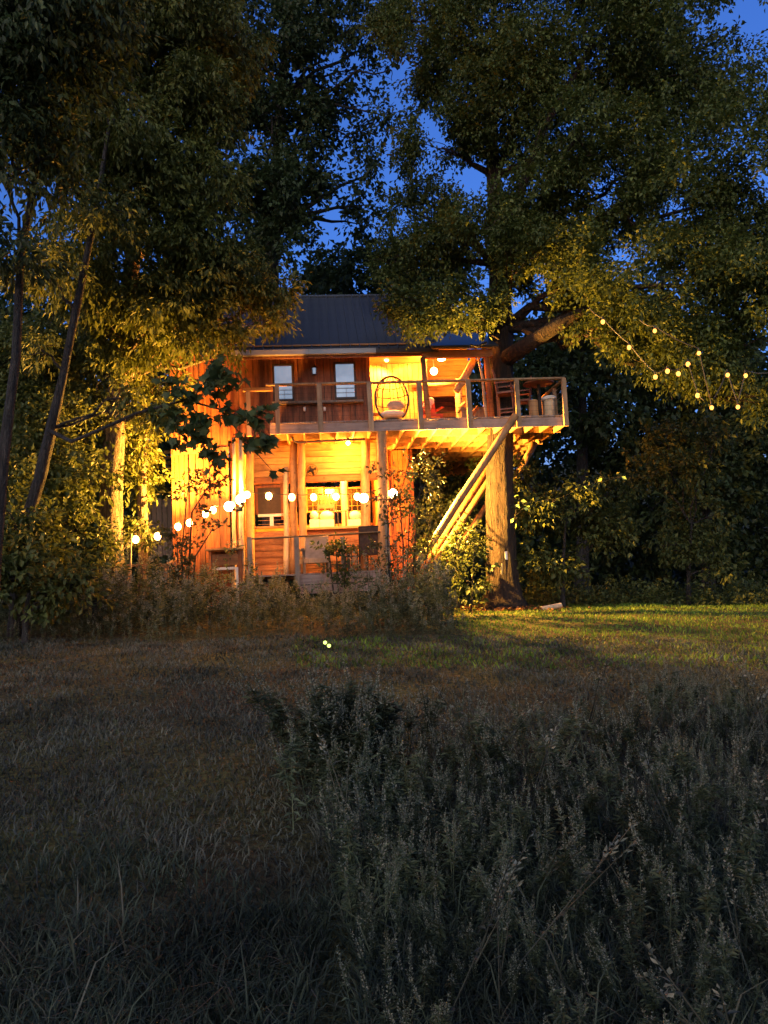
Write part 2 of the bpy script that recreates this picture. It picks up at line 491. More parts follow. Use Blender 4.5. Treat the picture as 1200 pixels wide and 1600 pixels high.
# ---- upper railing
rl = MB()
rl.box((3.64, -.03, .925), (7.4, .14, .038))
rail = rl.build('railing', M['rail'], TH)
px_posts = [.20, 1.22, 2.44, 3.66, 4.88, 6.10, 7.30]
for i, x in enumerate(px_posts):
    lean = random.uniform(-.008, .008)
    w = .125 if i in (1, 2, 3, 4) else .105
    board('post', M['rail'], rail, (x - w / 2, x + w / 2), (-.125, -.032 + .0), (-.30, .905), (0, lean, 0))
for k in range(7):
    z = .12 + k * .115
    c_ = MB().tube([(0.2, -.06, z), (7.30, -.06, z)], .0022, 4).build('cable', M['black_metal'], rail)
board('handrail', M['pine_h'], rail, (7.27, 7.36), (.05, 1.75), (.87, .91))
for y in (.72, 1.70):
    board('post', M['rail'], rail, (7.27, 7.36), (y - .05, y + .05), (-.03, .868))
for k in range(6):
    z = .14 + k * .125
    MB().tube([(7.315, .0, z), (7.315, 1.7, z)], .006, 5).build('cable', M['steel'], rail)
# left return of the railing, and short second rail board
board('handrail', M['pine_h'], rail, (-.62, .1), (-.005, .085), (.80, .88))
board('post', M['rail'], rail, (-.55, -.45), (0, .09), (-.3, .79))

# ---- plank walls
def plank_wall(name, mat, x0, x1, y, z0, z1, holes=(), wmin=.12, wmax=.22, batten=True, back=.05, proud=.022, parent=TH):
    """upright planks on a sheathing; holes are (x0,x1,z0,z1)"""
    sh = MB()
    xs = sorted({x0, x1, *[h[0] for h in holes], *[h[1] for h in holes]})
    for a, b in zip(xs[:-1], xs[1:]):
        segs = [(z0, z1)]
        for h in holes:
            if h[0] < (a + b) / 2 < h[1]:
                segs = [(z0, h[2]), (h[3], z1)]
        for s0, s1 in segs:
            if s1 - s0 > .02: sh.box(((a + b) / 2, y + back, (s0 + s1) / 2), (b - a, .04, s1 - s0))
    wall = sh.build(name, M['dark_trim'], parent)
    for a, b in zip(xs[:-1], xs[1:]):
        segs = [(z0, z1)]
        for h in holes:
            if h[0] < (a + b) / 2 < h[1]: segs = [(z0, h[2]), (h[3], z1)]
        x = a
        while x < b - .02:
            w = min(random.uniform(wmin, wmax), b - x)
            if b - x - w < .06: w = b - x
            pr = random.uniform(0, proud)
            for s0, s1 in segs:
                if s1 - s0 > .02:
                    board('plank', mat, wall, (x + .007, x + w - .007), (y - pr, y + back - .021), (s0, s1))
            if batten and random.random() < .45:
                for s0, s1 in segs:
                    if s1 - s0 > .02:
                        board('batten', mat, wall, (x - .02, x + .022), (y - proud - .024, y - pr - .001), (s0, s1))
            x += w
    return wall

WY = 1.5
w1, w2 = (.08, .53, .96, 1.86), (1.69, 2.17, .97, 1.88)
fw_ = plank_wall('front_wall', M['siding'], -1.05, 2.53, WY, .0, 2.12, [w1, w2])
for (a, b, c, d) in (w1, w2):
    f = MB()
    f.box(((a + b) / 2, WY - .02, d + .025), (b - a + .1, .06, .05)); f.box(((a + b) / 2, WY - .02, c - .025), (b - a + .1, .06, .05))
    f.box((a - .025, WY - .02, (c + d) / 2), (.05, .06, d - c)); f.box((b + .025, WY - .02, (c + d) / 2), (.05, .06, d - c))
    win = f.build('window', M['dark_trim'], TH)
    board('pane', M['pane'], win, (a, b), (WY + .02, WY + .03), (c, d))
    mu = MB()
    mu.box(((a + b) / 2, WY + .01, c + .25), (b - a, .012, .012)); mu.box(((a + b) / 2, WY + .01, c + .13), (b - a, .011, .010))
    mu.box(((a + b) / 2 + .02, WY + .012, c + .13), (.010, .010, .26))
    mu.build('muntin', M['grey_wood'], win)
# shelf under the windows, with two hooks of ware hanging under it
board('window_shelf', M['grey_wood'], TH, (-.0, 2.38), (WY - .20, WY - .03), (.80, .86))
# corner post and the recessed, lamp lit wall
board('corner_post', M['siding'], TH, (2.50, 2.60), (WY - .05, WY + .06), (0, 2.12))
side = MB().box((2.56, 2.0, 1.06), (.06, .86, 2.12)).build('side_wall', M['siding'], TH)
al = plank_wall('recessed_wall', M['pine_v'], 2.62, 4.22, 2.42, 0, 2.9, [], .10, .19, False)
MB().box((4.25, 2.45, 1.3), (.06, .12, 2.6)).build('corner_post', M['log'], TH)
# house body behind (closes the inside)
body = MB()
body.box((1.6, 5.3, 1.2), (5.3, .08, 2.4)); body.box((-1.03, 3.42, 1.06), (.06, 3.7, 2.1)); body.box((4.22, 4.0, 1.06), (.05, 2.6, 2.1))
body.build('back_wall', M['siding'], TH)
# gable ends
for x in (-2.4, 4.2):
    g = MB(); b = 0
    for xx in (x - .02, x + .02):
        g.v += [Vector((xx, 1.52, 2.1)), Vector((xx, 5.3, 2.1)), Vector((xx, 3.3, 4.25))]
    g.f += [[0, 2, 1], [3, 4, 5], [0, 1, 4, 3], [1, 2, 5, 4], [2, 0, 3, 5]]
    g.build('gable', M['siding'], TH)

# ---- roof: metal sheets with ribs
EY, EZ, RY, RZ = .62, 1.98, 3.3, 4.44
sl = math.atan2(RZ - EZ, RY - EY); SLL = math.hypot(RZ - EZ, RY - EY)
q = Quaternion((1, 0, 0), sl)
rf = MB()
qb = Quaternion((1, 0, 0), -sl)
rf.box(((.85), RY + (RY - EY) / 2 + .02, (EZ + RZ) / 2 - .03), (6.8, SLL, .04), qb)
rf.box((.85, (EY + RY) / 2 + .03, (EZ + RZ) / 2 - .055), (6.78, SLL - .02, .05), q)
roof = rf.build('roof', M['metal_roof'], TH)
nr = 28
rm = MB().box((0, 0, 0), (6.84 / nr - .006, SLL, .012), q)
xr = 6.84 / nr / 2
rm.box((xr - .012, -.03 * math.sin(sl), .03 * math.cos(sl)), (.03, SLL, .06), q)
rm.box((-xr / 3, -.008 * math.sin(sl), .008 * math.cos(sl)), (.02, SLL, .014), q); rm.box((xr / 3, -.008 * math.sin(sl), .008 * math.cos(sl)), (.02, SLL, .014), q)
rmm = rm.mesh('roof_panel'); rmm.materials.append(M['metal_roof'])
for i in range(nr):
    o = bpy.data.objects.new('roof_panel', rmm); COL.objects.link(o); o.parent = roof
    o.location = (-2.57 + 6.84 * (i + .5) / nr, (EY + RY) / 2 + random.uniform(-.004, .004), (EZ + RZ) / 2 + random.uniform(-.002, .002))
MB().tube([(-2.6, RY, RZ + .02), (4.3, RY, RZ + .02)], .06, 8).build('ridge_cap', M['metal_roof'], roof)
MB().box((4.29, (EY + RY) / 2, (EZ + RZ) / 2 - .04), (.03, SLL, .17), q).build('rake_trim', M['dark_trim'], roof)
# eave board and gutter
board('eave_board', M['siding'], TH, (-1.2, 4.3), (EY + .05, EY + .09), (1.80, 1.97))
gt = MB()
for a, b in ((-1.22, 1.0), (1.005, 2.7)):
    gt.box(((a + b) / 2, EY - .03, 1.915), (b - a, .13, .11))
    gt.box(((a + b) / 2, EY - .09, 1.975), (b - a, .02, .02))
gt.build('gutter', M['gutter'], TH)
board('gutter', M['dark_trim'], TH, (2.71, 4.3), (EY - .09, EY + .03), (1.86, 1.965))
board('soffit', M['cedar_h'], TH, (-1.0, 4.25), (EY + .1, 2.4), (1.99 + .14, 2.03 + .14))

# ---- porch at the right of the house
board('porch_header', M['cedar_h'], TH, (3.9, 5.72), (.58, .72), (1.72, 1.92))
PA = math.atan2(1.55, 2.9); pq = Quaternion((1, 0, 0), PA)
pr = MB().box((4.95, 1.85, 2.73), (1.75, 3.35, .05), pq).build('porch_roof', M['metal_roof'], TH)
pc = MB().box((4.93, 1.87, 2.67), (1.6, 3.2, .03), pq).build('porch_ceiling', M['pine_h'], TH)
for i in range(15):
    t = (i + .5) / 15 - .5
    o = board('plank', M['pine_h'], pc, (4.15, 5.7), (-.095, .095), (-.008, .008), None)
    o.location = (4.93, 1.87 + t * 3.1 * math.cos(PA), 2.64 + t * 3.1 * math.sin(PA))
    o.rotation_euler = (PA, 0, 0)
MB().tube([(3.97, .62, 0), (3.93, .62, .9), (3.9, .62, 1.74)], [.075, .07, .065], 10).build('porch_post', M['log'], TH, True)
MB().tube([(5.60, .66, 0), (5.58, .66, .9), (5.56, .66, 1.72)], [.085, .08, .075], 10).build('porch_post', M['cedar'], TH, True)
# right back porch post, pale curved log and diagonal pale brace logs
a, b = hp(716, 600, 2.3), hp(716, 655, 2.3)
MB().tube([(b.x, 2.3, 0), (b.x + .04, 2.3, .5), (a.x - .02, 2.3, 1.0), (a.x, 2.3, 1.62)], [.10, .09, .095, .085], 10).build('log_post', M['pale_log'], TH, True)
MB().tube([(b.x + .02, 2.26, .78), (b.x + .20, 2.15, .92)], [.05, .045], 8).build('log_stub', M['pale_log'], TH, True)
a = hp(660, 601, 2.3); b = hp(722, 598, 2.3)
MB().tube([(a.x - .3, 2.3, a.z), (b.x + .1, 2.3, b.z)], [.08, .075], 10).build('log_beam', M['pale_log'], TH, True)  # pale wood tone carries the whitening by the nearby globe lamp
a = hp(741, 561, 1.1); b = hp(719, 600, 1.1)
MB().tube([a, (a + b) / 2 + Vector((.02, 0, 0)), b + (b - a) * .3], [.095, .10, .09], 10).build('log_brace', M['pale_log'], TH, True)
MB().tube([(5.38, .75, 1.72), (5.45, .75, 1.2), (5.47, .75, .5), (5.5, .75, .0)], [.03, .035, .04, .04], 8).build('vine_stem', M['pale_log'], TH, True)
MB().tube([hp(735, 650, .8), hp(747, 636, .8)], .05, 8).build('log_stub', M['cedar'], TH, True)
# porch back wall with a wide opening, dark room with level boards behind it
pw = MB()
pw.box((4.95, 3.55, 2.45), (1.5, .05, 1.75))
pwall = pw.build('porch_wall', M['pine_h'], TH)
for i in range(10):
    board('plank', M['pine_h'], pwall, (4.2, 5.7), (3.50, 3.52), (1.58 + i * .16, 1.73 + i * .16))
for x0, x1 in ((4.2, 4.36), (5.3, 5.7)):
    board('plank', M['pine_v'], pwall, (x0, x1), (3.50, 3.53), (0, 1.57))
board('sill', M['pine_h'], pwall, (4.2, 5.7), (3.40, 3.55), (1.44, 1.57))
for i in range(8):
    board('plank', M['redwood'], pwall, (4.1, 5.9), (4.4, 4.43), (.35 + i * .17, .50 + i * .17))
board('sill', M['redwood'], pwall, (4.3, 5.4), (3.45, 3.6), (.45, .62))

# ---- lower storey: stair tower at the left
TYW = .48
tw = plank_wall('tower_wall', M['cedar'], -2.36, -1.06, TYW, -4.6, -.62, [], .10, .2, True)
tw2 = plank_wall('tower_wall', M['cedar'], -2.36, -1.06, TYW, -.46, 1.0, [], .14, .24, True)
tw3 = plank_wall('tower_wall', M['cedar'], -2.36, -1.06, TYW, 1.16, 2.08, [], .14, .26, True)
board('ledger_board', M['cedar_h'], tw, (-2.40, -1.04), (TYW - .04, TYW + .03), (-.615, -.465))
board('ledger_board', M['cedar_h'], tw3, (-2.40, -1.04), (TYW - .035, TYW + .03), (1.005, 1.155))
plank_wall('tower_wall', M['cedar'], -1.058, -.80, .80, -4.5, -.30, [], .1, .14, False)
board('corner_board', M['cedar'], TH, (-2.42, -2.365), (TYW - .04, TYW + .1), (-4.6, 2.08))
board('corner_board', M['cedar'], TH, (-1.055, -.99), (TYW - .045, TYW + .1), (-.29, 2.10))
ts = MB(); ts.box((-1.0, 1.03, .9), (.05, 1.05, 2.3)); ts.box((-2.39, 3.0, -1.2), (.05, 5.0, 6.6)); ts.box((-1.7, 1.0, 2.1), (1.4, 1.1, .05))
ts.build('tower_side', M['cedar'], TH)
board('cap_board', M['white'], TH, (-1.35, -.98), (TYW - .07, TYW + .05), (2.13, 2.16))
# dark level slats of the stair at the back left
for i in range(4):
    board('slat', M['grey_wood'], TH, (-2.75, -2.45), (1.3, 1.34), (-.42 - i * .14, -.34 - i * .14))

# ---- lower storey: open front with log posts, band of level boards, half wall
LY = 1.42
band = MB().box((1.0, LY + .05, -.70), (3.4, .04, .86)).build('header_wall', M['pine_h'], TH)
for i in range(5):
    board('plank', M['pine_h'], band, (-.7, 2.70), (LY - random.uniform(0, .01), LY + .028), (-.285 - (i + 1) * .162 + .008, -.285 - i * .162))
board('header_beam', M['cedar_h'], TH, (-.75, 2.7), (LY - .04, LY + .09), (-1.26, -1.115))
hz = hp(480, 828, LY).z
hw = MB().box((1.0, LY + .05, (hz - 3.65) / 2), (3.4, .04, hz + 3.65)).build('half_wall', M['cedar_h'], TH)
zz = hz - .02; i = 0
while zz > -3.6:
    h_ = min(.16, zz + 3.62)
    board('plank', M['cedar_h'], hw, (-.7, .66), (LY - random.uniform(0, .012), LY + .028), (zz - h_ + .008, zz))
    board('plank', M['cedar_h'], hw, (.665, 2.7), (LY - random.uniform(0, .012), LY + .028), (zz - h_ + .008, zz))
    zz -= .165
board('counter_top', M['pine_h'], TH, (.60, 2.4), (LY - .16, LY + .12), (hz - .01, hz + .05))
board('counter_top', M['pine_h'], TH, (-.55, .58), (LY - .10, LY + .10), (hz + .08, hz + .13))
def logpost(px, py0, py1, qy, r, mat='log', z0=None, z1=None):
    a, b = hp(px, py0, qy), hp(px, py1, qy)
    za = z1 if z1 is not None else a.z; zb = z0 if z0 is not None else b.z
    pts, rr = [], []
    for i in range(7):
        t = i / 6
        pts.append((b.x + (a.x - b.x) * t + random.uniform(-.018, .018), qy + random.uniform(-.01, .01), zb + (za - zb) * t))
        rr.append(r * random.uniform(.93, 1.06) * (1.06 - .12 * t))
    return MB().tube(pts, rr, 12).build('log_post', M[mat], TH, True)
logpost(597, 680, 905, .10, .135, 'log', -4.75, -.28)
logpost(391, 700, 890, .95, .10, 'log', -4.6, -.28)
logpost(459, 700, 890, 1.1, .10, 'log', -3.65, -.28)
logpost(472, 700, 890, 1.0, .10, 'log', -3.65, -.28)
logpost(571, 690, 890, 1.0, .125, 'log', -3.65, -.28)
logpost(447, 740, 890, 1.15, .07, 'pale_log', -3.65, -.9)
logpost(538, 745, 800, 2.4, .11, 'pale_log', -3.65, -.3)
logpost(377, 690, 905, .05, .06, 'pale_log', -4.6, -.28)
logpost(365, 690, 905, .30, .045, 'pale_log', -4.6, -.28)
# door frame pieces and screens
sx0, sx1 = hp(402, 760, LY).x, hp(438, 760, LY).x
s0, s1 = hp(420, 803, LY).z, hp(420, 762, LY).z
scr = MB(); scr.box(((sx0 + sx1) / 2, LY, s1 + .03), (sx1 - sx0 + .12, .06, .06)); scr.box((sx0 - .03, LY, (s0 + s1) / 2), (.06, .06, s1 - s0)); scr.box((sx1 + .04, LY, (s0 + s1) / 2), (.08, .06, s1 - s0 + .3))
scr = scr.build('screen_window', M['cedar'], TH)
board('screen', plain('bronze_screen', (.05, .03, .015), .7, 0, .2), scr, (sx0, sx1), (LY + .01, LY + .015), (s0, s1))
board('screen_rail', M['white'], scr, (sx0, sx1 + .12), (LY - .03, LY + .03), (s0 - .07, s0 - .005))
for k in range(3):
    board('screen_rail', M['pine_h'], scr, (sx0, sx1 + .1), (LY - .005, LY + .005), (s0 - .17 - k * .1, s0 - .16 - k * .1))
board('screen_rail', M['white'], scr, ((sx0 + sx1) / 2 - .0, (sx0 + sx1) / 2 + .09), (LY - .02, LY + .02), (hz + .13, s0 - .07))
# room behind the counter: floor, back wall, gridded windows
rm_ = MB(); rm_.box((1.0, 3.0, -3.70), (4.0, 3.2, .08)); rm_.build('room_floor', M['deck'], TH)
bw = MB(); bw.box((1.0, 4.55, -2.9), (4.0, .05, 1.6)); bw.box((1.0, 4.55, -.55), (4.0, .05, .55)); bw.box((-.8, 3.0, -2), (.05, 3.1, 3.3)); bw.box((2.75, 3.5, -2), (.05, 2.1, 3.3))
bw = bw.build('room_wall', M['pine_h'], TH)
for i in range(9):
    board('plank', M['pine_h'], bw, (-.75, 2.7), (4.50, 4.522), (-3.6 + i * .165, -3.6 + i * .165 + .158))
board('ceiling_beam', M['pine_h'], TH, (-.75, 2.7), (2.9, 3.02), (-.5, -.28))
for px0, px1 in ((480, 506), (508, 533), (541, 566)):
    a, b = hp(px0, 800, 4.45), hp(px1, 762, 4.45)
    w = MB()
    for xx in (a.x, b.x): w.box((xx, 4.45, (a.z + b.z) / 2), (.05, .05, b.z - a.z + .05))
    for z in (a.z, b.z): w.box(((a.x + b.x) / 2, 4.45, z), (b.x - a.x - .05, .05, .05))
    w = w.build('grid_window', M['pine_v'], TH)
    board('pane', M['dark_glass'], w, (a.x, b.x), (4.47, 4.48), (a.z, b.z))
    for k in range(1, 3): board('muntin', M['pine_v'], w, (a.x + (b.x - a.x) * k / 3 - .007, a.x + (b.x - a.x) * k / 3 + .007), (4.435, 4.455), (a.z, b.z))
    for k in range(1, 4): board('muntin', M['pine_h'], w, (a.x, b.x), (4.436, 4.456), (a.z + (b.z - a.z) * k / 4 - .007, a.z + (b.z - a.z) * k / 4 + .007))
# recessed wall right of the main log
plank_wall('lower_side_wall', M['cedar'], 2.78, 3.75, 2.5, -4.6, -.30, [], .12, .2, True)

# ---- lower deck
ld_ = MB().box((1.68, .0, -3.80), (2.2, .04, .22)); ld_.box((1.68, .01, -4.03), (2.2, .04, .2))
ld_ = ld_.build('lower_deck', M['fascia'], TH)
for i in range(24):
    x0 = -.62 + i * .141
    board('deck_board', M['deck'], ld_, (x0, x0 + .135), (-.03, LY - .02), (-3.685, -3.652 + random.uniform(-.003, .003)))
lr = MB().tube([hp(392, 842, .0), hp(470, 838, .0), hp(600, 831, .0)], .024, 6).build('lower_railing', M['dark_trim'], TH)
for px_ in (390, 463, 535, 605):
    a = hp(px_, 838, -.02)
    board('post', M['grey_wood'], lr, (a.x - .055, a.x + .055), (-.09, .01), (-4.0, a.z + (.4 if px_ == 605 else -.02)))
# ---- log braces from the foot of the house out to the deck
def brace(a, b, r, mat='log'):
    a, b = Vector(a), Vector(b)
    n_ = 7
    pts = [a + (b - a) * (i / (n_ - 1)) + Vector((random.uniform(-.012, .012), 0, random.uniform(-.012, .012))) for i in range(n_)]
    return MB().tube(pts, [r * random.uniform(.94, 1.05) for _ in pts], 10).build('log_brace', M[mat], TH, True)
brace((2.95, -.16, -4.15), (6.0, -.16, -.02), .095)
def brace_px(b_, t_, r, mat='log'):
    """brace from its foot through a second point, on up to the joists"""
    a, c = hp(*b_), hp(*t_)
    d = c - a; e = a + d * ((-.32 - a.z) / d.z)
    brace(a - d.normalized() * .6, e, r, mat)
brace_px((664, 884, .35), (757, 741, 1.75), .085, 'cedar')
brace_px((676, 884, .6), (756, 763, 2.2), .085, 'log')
brace_px((703, 878, .9), (752, 801, 2.0), .08, 'log')
brace((6.35, 1.9, -1.45), (7.12, 2.05, -.30), .09)
brace((3.35, .1, -4.75), (3.35, .1, -3.4), .13, 'cedar')
brace((3.3, .1, -4.7), (4.0, .1, -3.9), .07, 'cedar')
MB().tube([(.52, .3, -.30), (.55, .3, -.40), (.68, .3, -.44), (1.3, .3, -.42), (2.3, .3, -.40)], .028, 7).build('branch_pipe', M['dark_trim'], TH, True)

# ---- small storage hutch under the deck edge
st = thing('storage_hutch', H(-1.12, -.05, -4.62), 'low open wooden hutch with pale jamb below the floodlit tower wall', 'storage hutch', rz=YAW)
hh = 1.60
for x, mat_, w in ((-.36, 'cedar', .06), (.33, 'cedar', .09)):
    board('leg', M[mat_], st, (x - w / 2, x + w / 2), (-.05, .05), (0, hh))
board('jamb', M['white'], st, (.22, .282), (-.06, -.01), (.08, hh - .41))
board('jamb', M['white'], st, (-.30, .215), (-.055, -.015), (hh - .46, hh - .40))
board('top', M['pine_h'], st, (-.46, .42), (-.12, .40), (hh + .002, hh + .045))
board('lintel', M['cedar_h'], st, (-.32, .28), (-.04, .03), (hh - .36, hh - .10))
board('back', M['cedar'], st, (-.4, .4), (.38, .41), (0, hh))
board('shelf', M['pine_h'], st, (-.32, .2), (0, .36), (.3, .33))

# =================================================================== lamps
def bulb_string(name, label, pts, group=None, mat='bulb', r=.075, sag=0.05, cord_top=.10, cat='string lights', extra=()):
    """cord hung through the points; a socket and a glass bulb under each"""
    base = pts[0]
    t = thing(name, base, label, cat, group)
    L = [Vector(p) - Vector(base) for p in pts]
    path = []
    full = [Vector(p) - Vector(base) for p in (extra[:1] if extra else [])] + [p + Vector((0, 0, cord_top)) for p in L] + [Vector(p) - Vector(base) for p in (extra[1:] if extra else [])]
    for a, b in zip(full[:-1], full[1:]):
        for k in range(4):
            s = k / 4; path.append(a.lerp(b, s) - Vector((0, 0, 4 * sag * s * (1 - s))))
    path.append(full[-1])
    MB().tube(path, .010, 5).build('cord', M['cord'], t)
    bm_ = MB().ball((0, 0, 0), (r, r, r * 1.15), 10, 7).mesh('bulb', True); bm_.materials.append(M[mat])
    sm_ = MB().tube([(0, 0, r * .9), (0, 0, cord_top + .01)], [r * .42, r * .35], 7).mesh('socket'); sm_.materials.append(M['cord'])
    for p in L:
        o = bpy.data.objects.new('bulb', bm_); COL.objects.link(o); o.parent = t; o.location = p
        s = bpy.data.objects.new('socket', sm_); COL.objects.link(s); s.parent = o
    return t
def hw_(px, py, qy):
    q = hp(px, py, qy); return H(q.x, q.y, q.z)
bulb_string('string_lights', 'string of glowing amber bulbs climbing from low pole across the tower wall', [hw_(*p) for p in
    ((212, 843, -.5), (246, 838, -.4), (278, 823, -.3), (296, 817, -.25), (321, 803, -.2), (333, 797, -.2), (362, 790, -.2))], 'string lights on the treehouse', extra=[hw_(203, 838, -.6), hw_(378, 765, -.1)])
bulb_string('string_lights', 'level row of glowing amber bulbs strung across the open lower storey', [hw_(*p) for p in
    ((386, 773, -.1), (420, 775, -.1), (456, 777, -.1), (490, 777, -.1), (525, 776, -.1), (558, 776, -.1))], 'string lights on the treehouse', extra=[hw_(378, 763, -.1), hw_(596, 762, -.1)])
bulb_string('string_lights', 'small far bulbs tangled in the oak boughs right of the deck', [at(*p) for p in
    ((942, 503, 15.7), (983, 543, 15.5), (1024, 589, 15.3), (1043, 580, 15.1), (1060, 584, 15.1), (1075, 569, 15.0), (1090, 618, 14.8))], 'string lights in the trees', 'bulb_far', .044, extra=[at(920, 480, 15.9), at(1100, 625, 14.7)])
bulb_string('string_lights', 'faint bulbs hanging among the leaves at far right edge of the oak', [at(*p) for p in
    ((1023, 517, 14.1), (1092, 552, 14.0), (1112, 637, 13.9), (1137, 586, 13.8), (1153, 636, 13.7), (1165, 587, 13.7))], 'string lights in the trees', 'bulb_far', .036, extra=[at(1000, 500, 14.3), at(1210, 580, 13.5)])
bulb_string('string_lights', 'three bulbs in the leaves beside the roof above the tower', [at(*p) for p in
    ((197, 495, 15.6), (343, 530, 17), (367, 516, 17.2))], 'string lights in the trees', 'bulb_far', .05, extra=[at(150, 470, 15), at(400, 500, 17.4)])

def floodlight(px, py, qy, label, aims, powers, cones, mat_lens='lens', r=.075, sp=.09, cols=(AMBER, AMBER)):
    c = hw_(px, py, qy)
    t = thing('floodlight', c, label, 'floodlight', rz=YAW)
    MB().box((0, .05, 0), (.14, .06, .12)).build('junction_box', M['black_metal'], t)
    for s, aim, pw_, cn, col_ in zip((-sp, sp), aims, powers, cones, cols):
        d = Vector(aim).normalized()
        c0 = Vector((s, -.03, .02 + (.045 if s > 0 else -.045))); c1 = c0 + d * .16
        MB().tube([Vector((s * .4, .03, 0)), c0, c0 + d * .05, c1], [.02, .03, .05, r], 12).build('lamp_head', M['black_metal'], t, True)
        MB().ball(c1 + d * .005, (r * .95, r * .95, r * .95), 12, 8).build('lens', M[mat_lens], t, True)
        lamp('flood_lamp', 'SPOT', c1 + d * (r + .03), pw_, col_, t, .07, c1 + d * (r + 1), cn, .5)
    return t
floodlight(374, 795, -.18, 'twin headed floodlight glaring at the left corner post of the lower storey', [(-.85, -.30, .50), (-.35, .2, .9)], [8000, 2300], [135, 150], r=.12, cols=(GOLD, AMBER))
floodlight(590, 778, .34, 'twin headed floodlight on the big front log post', [(-.75, -.55, .1), (.80, -.35, .08)], [1500, 14500], [150, 165], r=.12, sp=.22, cols=(AMBER, GOLD))
floodlight(612, 552, 2.05, 'twin spot fixture under the eave above the wire egg chair', [(-.4, .12, -1), (.4, .12, -1)], [1700, 1700], [150, 150], r=.06)
g = thing('globe_lamp', hw_(678, 580, 2.0), 'round glowing globe lamp hanging in the covered porch', 'lamp', rz=YAW)
MB().ball((0, 0, 0), .10, 14, 9).build('globe', M['globe'], g, True)
MB().tube([(0, 0, .1), (0, 0, .35)], .012, 6).build('stem', M['black_metal'], g)
lamp('porch_lamp', 'POINT', (0, -.18, 0), 750, AMBER, g, .08)
g = thing('ceiling_lamp', hw_(690, 561, 1.6), 'flat glowing ceiling lamp behind the porch header', 'lamp', rz=YAW)
MB().lathe((0, 0, 0), [(.02, -.05), (.09, -.03), (.11, .0), (.1, .04)], 14).build('shade', M['globe'], g, True)
lamp('porch_lamp', 'POINT', (0, 0, -.12), 60, AMBER, g, .06)
# lamp hanging in the lower room
g = thing('room_lamp', H(1.5, 1.8, -.62), 'caged pendant lamp in the ceiling of the lower room', 'lamp', rz=YAW)
MB().ball((0, 0, 0), .07, 10, 7).build('bulb', M['globe'], g, True)
MB().tube([(0, 0, .06), (0, 0, .32)], .012, 6).build('stem', M['black_metal'], g)
lamp('room_lamp_light', 'POINT', (0, 0, -.13), 2600, AMBER, g, .07)
# lamp under the joists in front of the band of boards
g = thing('joist_lamp', H(1.9, .75, -.40), 'bare bulb screwed to the joists under the upper deck', 'lamp', rz=YAW)
MB().ball((0, 0, 0), .05, 10, 7).build('bulb', M['globe'], g, True)
MB().tube([(0, 0, .04), (0, 0, .14)], .025, 8).build('socket', M['black_metal'], g)
lamp('joist_lamp_light', 'POINT', (0, 0, -.10), 330, AMBER, g, .05)
# lantern between the windows
ln = thing('wall_lantern', hw_(491, 580, WY - .08), 'black wall lantern with pale glass between the two blind lit windows', 'lantern', rz=YAW)
MB().lathe((0, 0, 0), [(.05, -.10), (.06, -.085), (.05, -.08)], 8).build('base', M['black_metal'], ln)
MB().lathe((0, 0, 0), [(.075, .08), (.05, .13), (.012, .19)], 8).build('cap', M['black_metal'], ln)
MB().lathe((0, 0, 0), [(.045, -.079), (.055, .079)], 8).build('glass', M['pane'], ln)
for k in range(4):
    an = math.pi / 4 + k * math.pi / 2
    MB().tube([(.055 * math.cos(an), .055 * math.sin(an), -.08), (.064 * math.cos(an), .064 * math.sin(an), .08)], .006, 5).build('cage_bar', M['black_metal'], ln)
MB().box((0, .06, .05), (.05, .06, .03)).build('bracket', M['black_metal'], ln)
for k, px_ in enumerate((476, 507)):
    a = hw_(px_, 638, WY - .12)
    w = thing('hanging_cup', a, 'small white cup hanging under the window shelf, ' + ('left one' if k == 0 else 'right one'), 'cup', 'cups hung under the window shelf', YAW)
    MB().lathe((0, 0, 0), [(.022, -.08), (.03, -.06), (.032, .03)], 9).build('cup', M['white'], w, True)
    MB().tube([(0, 0, .03), (0, 0, .13)], .004, 5).build('hook', M['black_metal'], w)

# =================================================================== furniture
# wire egg chair
eg = thing('egg_chair', H(3.10, 1.05, 0), 'open wire egg chair with pale cushions under the bright spots', 'egg chair', rz=YAW)
cg = MB()
Rx, Ry, Rz, zc_ = .43, .40, .62, .78
def egg(th, ph):
    return Vector((Rx * math.sin(th) * math.cos(ph), .05 + Ry * math.sin(th) * math.sin(ph), zc_ + Rz * math.cos(th)))
for ph in np.linspace(0, math.pi, 7):
    cg.tube([egg(th, ph) for th in np.linspace(0.02, 2.5, 12)], .014, 5)
for th in (.55, .95, 1.35, 1.75, 2.15):
    cg.tube([egg(th, ph) for ph in np.linspace(0, math.pi, 11)], .013, 5)
cg.tube([Vector((Rx * math.sin(a) * 1.0, .03 - .06 * math.sin(a * .5) ** 2, zc_ + Rz * math.cos(a))) for a in np.linspace(-2.5, 2.5, 25)], .028, 6)
cg.build('cage', M['black_metal'], eg)
lg = MB().lathe((0, .05, 0), [(.33, .0), (.33, .03), (.05, .05), (.05, .2), (.2, .24)], 14).build('base', M['black_metal'], eg, True)
MB().ball((0, .08, .38), (.34, .30, .12), 14, 8).build('seat_cushion', M['cushion'], eg, True)
MB().ball((.12, .22, .66), (.24, .10, .15), 12, 8).build('pillow', M['taupe'], eg, True)
# small side table left of it
tb = thing('side_table', H(2.78, 1.75, 0), 'thin legged metal side table left of the wire egg chair', 'side table', rz=YAW)
MB().box((0, 0, .55), (.3, .3, .02)).build('table_top', M['redwood'], tb)
for sx in (-1, 1):
    for sy in (-1, 1):
        MB().tube([(sx * .13, sy * .13, 0), (sx * .13, sy * .13, .54)], .01, 5).build('leg', M['redwood'], tb)
